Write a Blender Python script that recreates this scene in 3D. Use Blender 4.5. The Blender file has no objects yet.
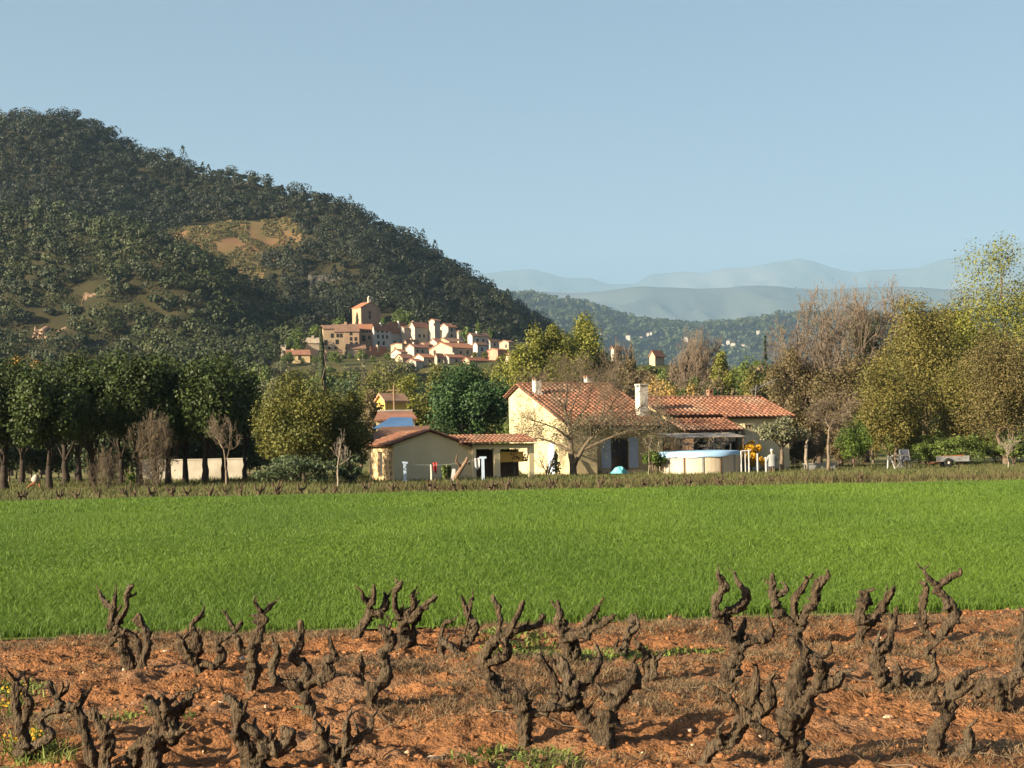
import bpy, math, random
import numpy as np
from mathutils import Vector, Matrix, noise as mnoise

SC = bpy.context.scene
COL = SC.collection
RAD = math.radians
F, HY, CAMZ, ROLL = 1400.0, 450.0, 1.7, RAD(1.1)
CR, SR = math.cos(ROLL), math.sin(ROLL)

# ---------------------------------------------------------------- camera maths
def ray(px, py):
    xc = (px - 512.0) / F; yc = (HY - py) / F
    return (xc * CR + yc * SR, -xc * SR + yc * CR)
def P(px, py, Y):
    dx, dz = ray(px, py)
    return Vector((dx * Y, Y, CAMZ + dz * Y))
def G(px, py, z=0.0):
    dx, dz = ray(px, py)
    Y = (z - CAMZ) / dz
    return Vector((dx * Y, Y, z))

# ---------------------------------------------------------------- numpy noise
def _h(i, j, s):
    n = (i * 374761393 + j * 668265263 + s * 1442695041) & 0x7fffffff
    n = ((n ^ (n >> 13)) * 1274126177) & 0x7fffffff
    return ((n ^ (n >> 16)) & 0xffff) / 65535.0
def vn(x, y, s=0):
    x = np.asarray(x, float); y = np.asarray(y, float)
    i = np.floor(x).astype(np.int64); j = np.floor(y).astype(np.int64)
    u = x - i; v = y - j
    u = u * u * (3 - 2 * u); v = v * v * (3 - 2 * v)
    return ((_h(i, j, s) * (1 - u) + _h(i + 1, j, s) * u) * (1 - v) + (_h(i, j + 1, s) * (1 - u) + _h(i + 1, j + 1, s) * u) * v)
def fbm(x, y, s=0, o=4):
    a, t, w = 1.0, 0.0, 0.0
    for k in range(o):
        t = t + a * (vn(x * 2 ** k, y * 2 ** k, s + k) - 0.5); w += a; a *= 0.5
    return t / w * 2

# ---------------------------------------------------------------- mesh helpers
def link(o, parent=None):
    COL.objects.link(o)
    if parent is not None: o.parent = parent
    return o
def npmesh(name, V, Fs, mat, smooth=False):
    """V (n,3); Fs a list of (m,k) index arrays"""
    me = bpy.data.meshes.new(name)
    V = np.asarray(V, np.float32)
    me.vertices.add(len(V)); me.vertices.foreach_set('co', V.ravel())
    Fs = [np.asarray(f, np.int32) for f in Fs if len(f)]
    nl = sum(f.size for f in Fs); nf = sum(len(f) for f in Fs)
    me.loops.add(nl); me.polygons.add(nf)
    me.loops.foreach_set('vertex_index', np.concatenate([f.ravel() for f in Fs]))
    st, c = [], 0
    for f in Fs:
        st.append(c + np.arange(len(f)) * f.shape[1]); c += f.size
    me.polygons.foreach_set('loop_start', np.concatenate(st).astype(np.int32))
    if smooth: me.polygons.foreach_set('use_smooth', np.ones(nf, bool))
    me.update(calc_edges=True); me.validate()
    me.materials.append(mat)
    return me
class MB:
    """collects shapes for one mesh"""
    def __init__(s): s.v = []; s.f = []; s.smooth = False
    def add(s, vs, fs):
        k = len(s.v); s.v += [tuple(v) for v in vs]; s.f += [tuple(i + k for i in f) for f in fs]
        return s
    def hexa(s, p):      # 8 points: bottom 4 ccw, top 4 ccw
        return s.add(p, [(3, 2, 1, 0), (4, 5, 6, 7), (0, 1, 5, 4), (1, 2, 6, 5), (2, 3, 7, 6), (3, 0, 4, 7)])
    def box(s, x0, x1, y0, y1, z0, z1):
        return s.hexa([(x0, y0, z0), (x1, y0, z0), (x1, y1, z0), (x0, y1, z0), (x0, y0, z1), (x1, y0, z1), (x1, y1, z1), (x0, y1, z1)])
    def prism(s, poly, y0, y1):   # polygon in x,z extruded along y
        n = len(poly)
        vs = [(p[0], y0, p[1]) for p in poly] + [(p[0], y1, p[1]) for p in poly]
        fs = [tuple(range(n)), tuple(range(2 * n - 1, n - 1, -1))] + [(i, i + n, (i + 1) % n + n, (i + 1) % n) for i in range(n)]
        return s.add(vs, fs)
    def lathe(s, prof, c=(0, 0, 0), n=24):
        vs, fs = [], []
        for r, z in prof:
            for k in range(n):
                a = 2 * math.pi * k / n
                vs.append((c[0] + r * math.cos(a), c[1] + r * math.sin(a), c[2] + z))
        for i in range(len(prof) - 1):
            for k in range(n):
                k2 = (k + 1) % n
                fs.append((i * n + k, i * n + k2, (i + 1) * n + k2, (i + 1) * n + k))
        fs.append(tuple(range(n - 1, -1, -1))); fs.append(tuple(range((len(prof) - 1) * n, len(prof) * n)))
        return s.add(vs, fs)
    def tube(s, pts, rad, n=8):
        V, Fq, Ft = tubes([(pts, rad)], n)
        k = len(s.v); s.v += [tuple(v) for v in V]
        s.f += [tuple(int(i) + k for i in f) for f in Fq] + [tuple(int(i) + k for i in f) for f in Ft]
        return s
    def build(s, name, mat, parent=None, loc=None):
        me = bpy.data.meshes.new(name); me.from_pydata(s.v, [], s.f); me.update()
        if s.smooth: me.polygons.foreach_set('use_smooth', np.ones(len(me.polygons), bool))
        me.materials.append(mat)
        o = bpy.data.objects.new(name, me)
        if loc is not None: o.location = loc
        return link(o, parent)
def tubes(polys, n=5):
    """polys: list of (points, radii); returns V, quads, tip fans"""
    Vs, Q, T, k = [], [], [], 0
    an = np.arange(n) * 2 * math.pi / n
    ca, sa = np.cos(an)[None, :, None], np.sin(an)[None, :, None]
    for pts, rad in polys:
        p = np.asarray([tuple(q) for q in pts], float); m = len(p)
        r = np.broadcast_to(np.asarray(rad, float), (m,))
        t = np.gradient(p, axis=0); t /= np.linalg.norm(t, axis=1, keepdims=True) + 1e-9
        ref = np.array([0.31, 0.87, 0.13]) if abs(t[0][1]) < 0.8 else np.array([1.0, 0.1, 0.2])
        a = np.cross(t, ref); a /= np.linalg.norm(a, axis=1, keepdims=True) + 1e-9
        b = np.cross(t, a)
        ring = p[:, None, :] + r[:, None, None] * (ca * a[:, None, :] + sa * b[:, None, :])
        Vs.append(ring.reshape(-1, 3))
        i = np.arange(m - 1)[:, None] * n; j = np.arange(n)[None, :]; j2 = (j + 1) % n
        Q.append(np.stack([i + j, i + j2, i + n + j2, i + n + j], -1).reshape(-1, 4) + k)
        if n == 4 or n == 3:
            pass
        e = (m - 1) * n
        for c in range(1, n - 1):
            T.append((k + e, k + e + c, k + e + c + 1)); T.append((k, k + c + 1, k + c))
        k += m * n
    return np.concatenate(Vs), np.concatenate(Q), np.asarray(T, int).reshape(-1, 3)
def tube_obj(name, polys, n, mat, parent=None, smooth=True, loc=None):
    V, Q, T = tubes(polys, n)
    o = bpy.data.objects.new(name, npmesh(name, V, [Q, T], mat, smooth))
    if loc is not None: o.location = loc
    return link(o, parent)

def tag(o, label=None, cat=None, group=None, kind=None):
    if label: o['label'] = label
    if cat: o['category'] = cat
    if group: o['group'] = group
    if kind: o['kind'] = kind
    return o
def empty(name, loc, rz=0.0):
    o = bpy.data.objects.new(name, None); o.location = loc; o.rotation_euler = (0, 0, rz)
    o.empty_display_size = 0.2
    return link(o)
def kids(o): return [c for c in ALLKIDS.get(o.name, [])]
def copy_tree(root):
    c = root.copy(); COL.objects.link(c)
    for ch in list(root.children):
        d = ch.copy(); COL.objects.link(d); d.parent = c
    return c

# ---------------------------------------------------------------- materials
def sock(n, *names):
    for k in names:
        if k in n.inputs: return n.inputs[k]
def pm(name, c1, c2=None, scale=3.0, rough=0.85, bump=0.0, bscale=None, island=False, transl=0.0, detail=5.0, stretch=None, c3=None, spec=0.25, contrast=(0.32, 0.68), tint=False):
    m = bpy.data.materials.new(name); m.use_nodes = True
    nt = m.node_tree; N, L = nt.nodes, nt.links
    b = N['Principled BSDF']; b.inputs['Roughness'].default_value = rough
    s = sock(b, 'Specular IOR Level', 'Specular')
    if s: s.default_value = spec
    c2 = c2 or tuple(x * 0.75 for x in c1)
    tc = N.new('ShaderNodeTexCoord'); vec = tc.outputs['Object']
    if stretch:
        mp = N.new('ShaderNodeMapping'); mp.inputs['Scale'].default_value = stretch
        L.new(vec, mp.inputs['Vector']); vec = mp.outputs['Vector']
    nz = N.new('ShaderNodeTexNoise'); nz.inputs['Scale'].default_value = scale; nz.inputs['Detail'].default_value = detail
    L.new(vec, nz.inputs['Vector'])
    rp = N.new('ShaderNodeValToRGB'); e = rp.color_ramp.elements
    e[0].position, e[1].position = contrast
    e[0].color = (*c1, 1); e[1].color = (*c2, 1)
    L.new(nz.outputs['Fac'], rp.inputs['Fac']); out = rp.outputs['Color']
    if c3:
        n2 = N.new('ShaderNodeTexNoise'); n2.inputs['Scale'].default_value = scale * 0.27; n2.inputs['Detail'].default_value = 4
        L.new(vec, n2.inputs['Vector'])
        r2 = N.new('ShaderNodeValToRGB'); r2.color_ramp.elements[0].position = 0.48; r2.color_ramp.elements[1].position = 0.62
        L.new(n2.outputs['Fac'], r2.inputs['Fac'])
        mx = N.new('ShaderNodeMixRGB'); mx.inputs['Color2'].default_value = (*c3, 1)
        L.new(r2.outputs['Color'], mx.inputs['Fac']); L.new(out, mx.inputs['Color1']); out = mx.outputs['Color']
    if island:
        g = N.new('ShaderNodeNewGeometry')
        r3 = N.new('ShaderNodeMapRange'); r3.inputs['To Min'].default_value = 0.8 if tint else 0.7; r3.inputs['To Max'].default_value = 1.2 if tint else 1.25
        L.new(g.outputs['Random Per Island'], r3.inputs['Value'])
        ml = N.new('ShaderNodeVectorMath'); ml.operation = 'SCALE'
        L.new(out, ml.inputs[0]); L.new(r3.outputs['Result'], ml.inputs['Scale']); out = ml.outputs['Vector']
    if tint:
        at_ = N.new('ShaderNodeAttribute'); at_.attribute_name = 'tree_tint'
        m2 = N.new('ShaderNodeVectorMath'); m2.operation = 'SCALE'; L.new(out, m2.inputs[0]); L.new(at_.outputs['Fac'], m2.inputs['Scale']); out = m2.outputs['Vector']
    L.new(out, b.inputs['Base Color'])
    if bump:
        nb = N.new('ShaderNodeTexNoise'); nb.inputs['Scale'].default_value = bscale or scale * 4; nb.inputs['Detail'].default_value = 6
        L.new(vec, nb.inputs['Vector'])
        bp = N.new('ShaderNodeBump'); bp.inputs['Strength'].default_value = bump; bp.inputs['Distance'].default_value = 0.05
        L.new(nb.outputs['Fac'], bp.inputs['Height']); L.new(bp.outputs['Normal'], b.inputs['Normal'])
    if transl:
        tr = N.new('ShaderNodeBsdfTranslucent'); L.new(out, tr.inputs['Color'])
        ms = N.new('ShaderNodeMixShader'); ms.inputs['Fac'].default_value = transl
        L.new(b.outputs['BSDF'], ms.inputs[1]); L.new(tr.outputs['BSDF'], ms.inputs[2])
        L.new(ms.outputs['Shader'], N['Material Output'].inputs['Surface'])
    return m
def leafm(name, c1, c2, scale=0.7, transl=0.22, tint=False):
    return pm(name, c1, c2, scale=scale, rough=0.6, island=True, transl=transl, detail=3, tint=tint)

M = {}
M['bark_vine'] = pm('vine_bark', (0.122, 0.085, 0.050), (0.024, 0.017, 0.011), scale=30, rough=0.95, bump=1.0, bscale=70, stretch=(1, 1, 0.35), c3=(0.105, 0.08, 0.052))
M['bark'] = pm('tree_bark', (0.16, 0.12, 0.085), (0.08, 0.06, 0.045), scale=5, rough=0.95, bump=0.6, bscale=14, stretch=(1, 1, 0.3))
M['bark_dark'] = pm('pine_bark', (0.05, 0.037, 0.028), (0.028, 0.022, 0.018), scale=5, rough=0.95, bump=0.6, bscale=14)
M['twig'] = pm('twig_bark', (0.15, 0.117, 0.08), (0.09, 0.07, 0.048), scale=3, rough=0.9)
M['twig_red'] = pm('reddish_twig_bark', (0.175, 0.135, 0.098), (0.12, 0.092, 0.068), scale=3, rough=0.9)
M['twig_grey'] = pm('grey_twig_bark', (0.26, 0.22, 0.17), (0.16, 0.13, 0.10), scale=3, rough=0.9)
M['soil'] = pm('red_soil', (0.245, 0.112, 0.046), (0.14, 0.067, 0.031), scale=4.5, rough=0.97, bump=0.8, bscale=40, c3=(0.19, 0.105, 0.056), spec=0.1)
M['clod'] = pm('soil_clod', (0.26, 0.12, 0.05), (0.17, 0.075, 0.034), scale=6, rough=0.97, island=True, spec=0.1)
M['stone'] = pm('pale_stone', (0.50, 0.38, 0.27), (0.40, 0.24, 0.15), scale=9, rough=0.9, bump=0.5)
M['ground'] = pm('rough_grassland', (0.13, 0.14, 0.045), (0.20, 0.15, 0.075), scale=0.35, rough=0.97, bump=0.5, bscale=6, c3=(0.09, 0.11, 0.035), spec=0.1)
M['fieldsoil'] = pm('crop_ground', (0.10, 0.15, 0.025), (0.11, 0.13, 0.03), scale=0.6, rough=0.97, spec=0.1)
M['wheat'] = pm('young_crop_leaf', (0.116, 0.192, 0.024), (0.080, 0.146, 0.020), scale=0.2, rough=0.55, island=True, transl=0.35, detail=4, stretch=(1, 0.35, 1))
M['dry'] = pm('dry_grass_blade', (0.25, 0.175, 0.095), (0.15, 0.105, 0.06), scale=1.2, rough=0.9, island=True, transl=0.2)
M['weed'] = pm('green_weed_leaf', (0.12, 0.19, 0.035), (0.17, 0.19, 0.05), scale=2, rough=0.7, island=True, transl=0.3)
M['vergegrass'] = pm('verge_grass_blade', (0.072, 0.10, 0.026), (0.11, 0.092, 0.043), scale=0.45, rough=0.85, island=True, transl=0.25, detail=4)
M['hill'] = pm('hill_undergrowth', (0.024, 0.024, 0.011), (0.040, 0.034, 0.015), scale=0.08, rough=0.97, bump=0.6, bscale=0.5, spec=0.1, detail=8)
M['bare'] = pm('hill_bare_earth', (0.16, 0.105, 0.05), (0.10, 0.085, 0.035), scale=0.12, rough=0.97, bump=0.8, bscale=0.6, c3=(0.185, 0.105, 0.052), spec=0.1, detail=9)
M['meadow'] = pm('village_slope_grass', (0.05, 0.058, 0.02), (0.075, 0.065, 0.027), scale=0.12, rough=0.97, bump=0.5, bscale=1.0, spec=0.1, detail=8)
M['cliff'] = pm('pale_cliff_rock', (0.30, 0.20, 0.13), (0.16, 0.10, 0.065), scale=0.35, rough=0.95, bump=0.9, bscale=1.2, stretch=(1, 1, 0.4))
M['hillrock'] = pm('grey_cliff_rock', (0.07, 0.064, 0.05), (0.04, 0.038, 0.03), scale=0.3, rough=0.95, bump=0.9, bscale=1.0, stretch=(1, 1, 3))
M['hillwood'] = leafm('hill_forest_leaves', (0.027, 0.032, 0.014), (0.014, 0.020, 0.010), 0.03, 0.1, True)
M['spurwood'] = leafm('spur_pine_needles', (0.041, 0.050, 0.013), (0.023, 0.032, 0.011), 0.04, 0.1, True)
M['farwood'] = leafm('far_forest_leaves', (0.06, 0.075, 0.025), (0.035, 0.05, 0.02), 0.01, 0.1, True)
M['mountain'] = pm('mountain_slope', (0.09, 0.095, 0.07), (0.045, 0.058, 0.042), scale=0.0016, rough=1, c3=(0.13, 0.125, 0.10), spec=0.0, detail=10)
M['pine'] = leafm('umbrella_pine_needles', (0.046, 0.068, 0.012), (0.024, 0.038, 0.009), 0.9, 0.08)
M['pine_b'] = leafm('dark_pine_needles', (0.038, 0.082, 0.022), (0.026, 0.055, 0.018), 0.9, 0.1)
M['olive'] = leafm('autumn_olive_leaves', (0.140, 0.132, 0.027), (0.082, 0.094, 0.023), 0.6)
M['oak'] = leafm('yellowing_oak_leaves', (0.172, 0.145, 0.037), (0.110, 0.106, 0.028), 0.5)
M['oakb'] = leafm('browning_oak_leaves', (0.145, 0.115, 0.040), (0.10, 0.086, 0.031), 0.5)
M['poplar'] = leafm('pale_green_leaves', (0.20, 0.205, 0.036), (0.135, 0.145, 0.028), 0.4)
M['green'] = leafm('mid_green_leaves', (0.115, 0.155, 0.032), (0.075, 0.11, 0.027), 0.4)
M['fresh'] = leafm('fresh_green_leaves', (0.105, 0.16, 0.024), (0.055, 0.09, 0.018), 0.8)
M['grey'] = leafm('grey_green_leaves', (0.17, 0.17, 0.095), (0.12, 0.125, 0.07), 0.8)
M['bluegreen'] = leafm('blue_green_leaves', (0.085, 0.115, 0.055), (0.055, 0.08, 0.038), 0.8)
M['gold'] = leafm('golden_leaves', (0.46, 0.31, 0.10), (0.28, 0.20, 0.065), 0.7)
M['orange'] = leafm('orange_leaves', (0.34, 0.185, 0.03), (0.22, 0.14, 0.03), 0.5)
M['yellow'] = leafm('bright_yellow_leaves', (0.72, 0.42, 0.02), (0.48, 0.27, 0.02), 0.9)
M['brown'] = leafm('brown_leaves', (0.150, 0.115, 0.055), (0.10, 0.082, 0.038), 0.5)
M['ivy'] = leafm('ivy_leaves', (0.075, 0.12, 0.025), (0.045, 0.075, 0.018), 0.8)
M['cypress'] = leafm('cypress_needles', (0.042, 0.058, 0.020), (0.026, 0.04, 0.016), 0.5, 0.1)
M['cream'] = pm('cream_render', (0.56, 0.465, 0.285), (0.47, 0.385, 0.23), scale=1.2, rough=0.92, bump=0.2, bscale=20, detail=9)
M['hutwall'] = pm('pale_yellow_render', (0.72, 0.60, 0.36), (0.63, 0.52, 0.30), scale=0.9, rough=0.92, bump=0.15, bscale=20)
M['rubble'] = pm('rubble_stone', (0.55, 0.42, 0.24), (0.16, 0.12, 0.07), scale=4.0, rough=0.95, bump=0.9, bscale=6, contrast=(0.42, 0.58))
M['tile'] = pm('terracotta_tile', (0.26, 0.12, 0.072), (0.175, 0.085, 0.055), scale=1.3, rough=0.9, island=True, c3=(0.22, 0.14, 0.095))
M['under'] = pm('channel_tile', (0.11, 0.052, 0.034), (0.075, 0.038, 0.026), scale=2, rough=0.95)
M['white'] = pm('white_paint', (0.66, 0.62, 0.54), (0.58, 0.54, 0.46), scale=2, rough=0.8)
M['wallwhite'] = pm('whitewash', (0.44, 0.41, 0.35), (0.30, 0.27, 0.22), scale=0.8, rough=0.9, bump=0.2)  # darkened and mottled: shade under the pines put into the colour
M['blue'] = pm('pale_blue_shutter_paint', (0.52, 0.62, 0.78), (0.46, 0.56, 0.72), scale=3, rough=0.6)
M['postblue'] = pm('pale_blue_post_paint', (0.36, 0.44, 0.55), (0.30, 0.37, 0.47), scale=3, rough=0.6)
M['dark'] = pm('dark_interior', (0.03, 0.025, 0.02), (0.02, 0.018, 0.015), rough=0.9)
M['glass'] = pm('window_glass', (0.035, 0.035, 0.04), (0.02, 0.02, 0.025), rough=0.15, spec=0.5)
M['wood'] = pm('weathered_wood', (0.24, 0.16, 0.10), (0.15, 0.10, 0.06), scale=4, rough=0.9, stretch=(1, 1, 0.2))
M['brownwood'] = pm('brown_timber', (0.12, 0.075, 0.045), (0.08, 0.05, 0.03), scale=4, rough=0.85)
M['canvas'] = pm('grey_awning_cloth', (0.36, 0.33, 0.29), (0.27, 0.245, 0.21), scale=1.5, rough=0.95)
M['poolwall'] = pm('beige_pool_wall', (0.50, 0.42, 0.32), (0.43, 0.36, 0.27), scale=1, rough=0.6)
M['poolblue'] = pm('pool_cover_blue', (0.30, 0.48, 0.68), (0.26, 0.43, 0.62), scale=0.8, rough=0.45)
M['tarpblue'] = pm('blue_roof_sheet', (0.075, 0.155, 0.30), (0.06, 0.13, 0.26), scale=0.7, rough=0.5)
M['teal'] = pm('turquoise_plastic', (0.14, 0.48, 0.52), (0.11, 0.40, 0.45), scale=2, rough=0.4)
M['metal'] = pm('grey_metal', (0.24, 0.24, 0.235), (0.16, 0.16, 0.16), scale=4, rough=0.45)
M['red'] = pm('red_cloth', (0.55, 0.06, 0.05), (0.45, 0.05, 0.04), scale=3, rough=0.9)
M['clothwhite'] = pm('white_cloth', (0.42, 0.42, 0.42), (0.33, 0.33, 0.33), scale=3, rough=0.9)
M['rust'] = pm('rusty_iron', (0.33, 0.13, 0.06), (0.20, 0.08, 0.045), scale=6, rough=0.9)
M['rubber'] = pm('black_rubber', (0.02, 0.02, 0.02), (0.015, 0.015, 0.015), rough=0.8)
M['skin'] = pm('skin', (0.55, 0.33, 0.24), (0.50, 0.29, 0.20), scale=8, rough=0.6)
M['sweater'] = pm('pale_grey_wool', (0.24, 0.25, 0.25), (0.19, 0.20, 0.20), scale=12, rough=0.95)
M['trouser'] = pm('dark_trousers', (0.06, 0.065, 0.09), (0.045, 0.05, 0.07), scale=9, rough=0.9)
M['yellowwall'] = pm('yellow_render', (0.72, 0.47, 0.13), (0.62, 0.40, 0.11), scale=0.8, rough=0.9)
M['carwhite'] = pm('white_car_paint', (0.72, 0.74, 0.76), (0.68, 0.70, 0.72), rough=0.25, spec=0.5)
M['orangepost'] = pm('faded_orange_plastic', (0.66, 0.40, 0.25), (0.6, 0.35, 0.2), rough=0.6)

# ---------------------------------------------------------------- terrain
def W3(l): return [np.array(P(*p)) for p in l]
MAIN = W3([(-350, 66, 1050), (-150, 92, 980), (0, 117, 900), (58, 124, 880), (92, 145, 870), (160, 165, 850), (240, 177, 830), (308, 202, 800), (345, 240, 720), (362, 276, 640), (372, 306, 570), (395, 328, 525)])
KS = 0.72
def ridge2(x, y, pts, kl, kr, i0):
    a = ridge(x, y, pts, kl); nx = np.interp(y, [p[1] for p in pts[:i0 - 1:-1]], [p[0] for p in pts[:i0 - 1:-1]]) if i0 else x
    b = ridge(x, y, pts, kr); w = np.clip((x - nx) / 40, 0, 1)
    return a * (1 - w) + b * w
SPUR = W3([(-250, 200, 700), (0, 211, 640), (100, 225, 600), (160, 256, 560), (205, 292, 520), (245, 338, 480)])
def ridge(x, y, pts, k, conc=0.0):
    best = np.full(x.shape, -500.0)
    for a, b in zip(pts[:-1], pts[1:]):
        d = b[:2] - a[:2]; t = np.clip(((x - a[0]) * d[0] + (y - a[1]) * d[1]) / (d @ d), 0, 1)
        dist = np.hypot(x - a[0] - t * d[0], y - a[1] - t * d[1])
        best = np.maximum(best, a[2] + t * (b[2] - a[2]) - k * (np.sqrt(dist * dist + 100) - 10))
    return best
def hz(x, y, rough=True):
    x = np.asarray(x, float); y = np.asarray(y, float)
    a = ridge2(x, y, MAIN, 0.58, 0.63, 7); b = ridge(x, y, SPUR, KS)
    h = np.log(np.exp(a / 8) + np.exp(b / 8) + 1.0) * 8 - 8 * math.log(1.0) - 0.0
    h = h - 8 * math.log(3) * np.exp(-h / 20.0)
    if rough:
        amp = np.clip(h / 30, 0, 1)
        h = h + amp * (10 * fbm(x / 70, y / 70, 3) + 3.5 * fbm(x / 18, y / 18, 9))
    # the shelf the village stands on
    vz = 29.5 + (y - 440) * 0.16
    w = np.clip(1 - np.maximum(np.abs(x + 38) - 48, 0) / 45, 0, 1) * np.clip(1 - np.maximum(np.abs(y - 475) - 38, 0) / 55, 0, 1)
    w = w * w * (3 - 2 * w)
    return h * (1 - w) + vz * w
def hz1(x, y): 
    return max(0.0, float(hz(np.array([x]), np.array([y]))[0]))
def proj(x, y, z):
    dx = x / y; dz = (z - CAMZ) / y
    xc = dx * CR - dz * SR; yc = dx * SR + dz * CR
    return 512 + xc * F, HY - yc * F
# ================================================================ setting
rs = np.random.RandomState(7)
def grid_mesh(xs, ys, zf):
    X, Y = np.meshgrid(xs, ys); Z = zf(X, Y)
    V = np.stack([X, Y, Z], -1).reshape(-1, 3); nx = len(xs); ny = len(ys)
    i = (np.arange(ny - 1)[:, None] * nx + np.arange(nx - 1)[None, :]).ravel()
    return V, np.stack([i, i + 1, i + nx + 1, i + nx], -1)
def surf(name, V, Q, mat, smooth=True):
    return link(bpy.data.objects.new(name, npmesh(name, V, [Q], mat, smooth)))

V, Q = grid_mesh(np.concatenate([np.linspace(-25800, -300, 18), np.linspace(-200, 200, 41), np.linspace(300, 25800, 18)]),
                 np.concatenate([np.linspace(-250, 0, 6), np.linspace(10, 300, 30), np.linspace(400, 28500, 24)]), lambda x, y: x * 0 - 0.03)
tag(surf('ground', V, Q, M['ground']), kind='structure')

# field limits: near edge and far edge as lines y = a + b x
N0, N1 = G(0, 641), G(1024, 611)
FB = (N1.y - N0.y) / (N1.x - N0.x); FA = N0.y - FB * N0.x
E0, E1 = G(0, 498, 0.17), G(1024, 477, 0.17)
EB = (E1.y - E0.y) / (E1.x - E0.x); EA = E0.y - EB * E0.x
def near_edge(x): return FA + FB * x
def far_edge(x): return EA + EB * x
xs = np.linspace(-55, 55, 60)
Vf = np.concatenate([np.stack([xs, near_edge(xs), xs * 0 + 0.012], -1), np.stack([xs, far_edge(xs), xs * 0 + 0.012], -1)])
n = len(xs); i = np.arange(n - 1)
tag(surf('crop_field', Vf, np.stack([i, i + 1, i + n + 1, i + n], -1), M['fieldsoil']), kind='structure')

def soil_z(x, y):
    rows = 0.025 * np.cos((y - near_edge(x) + 0.8) * 2 * math.pi / 1.95)
    z = 0.03 + rows + 0.06 * fbm(x * 1.3, y * 1.3, 21) + 0.052 * fbm(x * 6, y * 6, 5, 3) * (0.4 + vn(x * 0.8, y * 0.8, 77)) + 0.026 * fbm(x * 18, y * 18, 8, 2)
    edge = np.clip((near_edge(x) + 0.25 - y) / 0.5, 0, 1)
    return z * edge - 0.02 * (1 - edge)
V, Q = grid_mesh(np.linspace(-8.5, 8.5, 680), np.linspace(5.0, 15.8, 520), soil_z)
tag(surf('vineyard_soil', V, Q, M['soil']), kind='structure')
def soil1(x, y): return float(soil_z(np.array([x]), np.array([y]))[0])

# ---- leaf / blade builders -------------------------------------------------
def blades(x, y, z, h, w, lean, seg2=True):
    n = len(x); az = rs.rand(n) * 2 * math.pi; la = rs.rand(n) * 2 * math.pi
    dx, dy = np.cos(az) * w / 2, np.sin(az) * w / 2
    lx, ly = np.cos(la) * lean * h, np.sin(la) * lean * h
    p0 = np.stack([x - dx, y - dy, z], -1); p1 = np.stack([x + dx, y + dy, z], -1)
    if not seg2:
        t = np.stack([x + lx, y + ly, z + h], -1)
        V = np.stack([p0, p1, t], 1).reshape(-1, 3); b = np.arange(n)[:, None] * 3
        return V, [b + np.array([[0, 1, 2]])]
    m0 = np.stack([x - dx * .8 + lx * .3, y - dy * .8 + ly * .3, z + h * .62], -1)
    m1 = np.stack([x + dx * .8 + lx * .3, y + dy * .8 + ly * .3, z + h * .62], -1)
    t = np.stack([x + lx, y + ly, z + h * (1 - 0.25 * lean)], -1)
    V = np.stack([p0, p1, m1, m0, t], 1).reshape(-1, 3); b = np.arange(n)[:, None] * 5
    return V, [b + np.array([[0, 1, 2, 3]]), b + np.array([[3, 2, 4]])]
def joinVF(parts):
    Vs, Fq, Ft, k = [], [], [], 0
    for V, Fs in parts:
        Vs.append(V)
        for f in Fs: (Fq if f.shape[1] == 4 else Ft).append(f + k)
        k += len(V)
    out = []
    if Fq: out.append(np.concatenate(Fq))
    if Ft: out.append(np.concatenate(Ft))
    return np.concatenate(Vs), out

def field_pts(y0, y1, dens):
    area_w = 0.40 * y1 * 2 + 3
    n = int(area_w * (y1 - y0) * dens)
    y = y0 + rs.rand(n) * (y1 - y0); x = (rs.rand(n) - 0.5) * area_w
    k = (np.abs(x) < 0.40 * y + 1.5) & (y > near_edge(x) + 0.07 * rs.randn(n) + 0.5 * (vn(x / 1.3, x * 0, 55) - 0.5)) & (y < far_edge(x))
    return x[k], y[k]
parts = []
for (y0, y1, dens, w, h, s2) in ((11.5, 15, 3200, .007, .15, True), (15, 20, 2500, .0075, .135, True), (20, 28, 1400, .010, .125, True), (28, 42, 650, .016, .12, False), (42, 84, 260, .030, .12, False)):
    x, y = field_pts(y0, y1, dens)
    patch = (0.72 + 0.45 * vn(x / 2.2, y / 3.5, 31)) * (0.9 + 0.14 * np.cos(6.283 * (y - near_edge(x)) / 0.32)) 
    hh = h * patch * (0.7 + 0.5 * rs.rand(len(x)))
    parts.append(blades(x, y, np.full(len(x), 0.0), hh, w * (0.7 + 0.6 * rs.rand(len(x))), 0.25 + 0.45 * rs.rand(len(x)), s2))
V, Fs = joinVF(parts)
tag(link(bpy.data.objects.new('crop', npmesh('crop', V, Fs, M['wheat']))), 'dense young green cereal crop filling the flat field', 'crop', kind='stuff')

# dry grass, prunings and green weeds in the vineyard
def tufts(cx, cy, nper, spread, h, w, lean, zf):
    n = len(cx) * nper
    x = np.repeat(cx, nper) + rs.randn(n) * spread; y = np.repeat(cy, nper) + rs.randn(n) * spread
    k = y < near_edge(x) + 0.1; x, y = x[k], y[k]
    return blades(x, y, zf(x, y) - 0.01, h * (0.4 + rs.rand(len(x))), np.full(len(x), w), lean * (0.4 + rs.rand(len(x))))
cx = (rs.rand(9000) - .5) * 14; cy = 6.6 + rs.rand(9000) * 8.6
rowpos = (near_edge(cx) - cy) / 1.95
inrow = np.abs((rowpos - 0.35) - np.round(rowpos - 0.35)) < 0.24
k = (vn(cx * 0.9, cy * 0.9, 61) * np.where(inrow, 1.35, 0.62) > 0.465)
V1 = tufts(cx[k], cy[k], 28, 0.075, 0.062, 0.0055, 1.9, soil_z)
V, Fs = joinVF([V1])
tag(link(bpy.data.objects.new('dry_grass', npmesh('dry_grass', V, Fs, M['dry']))), 'matted dry grass lying between the vines', 'dry grass', kind='stuff')
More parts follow.
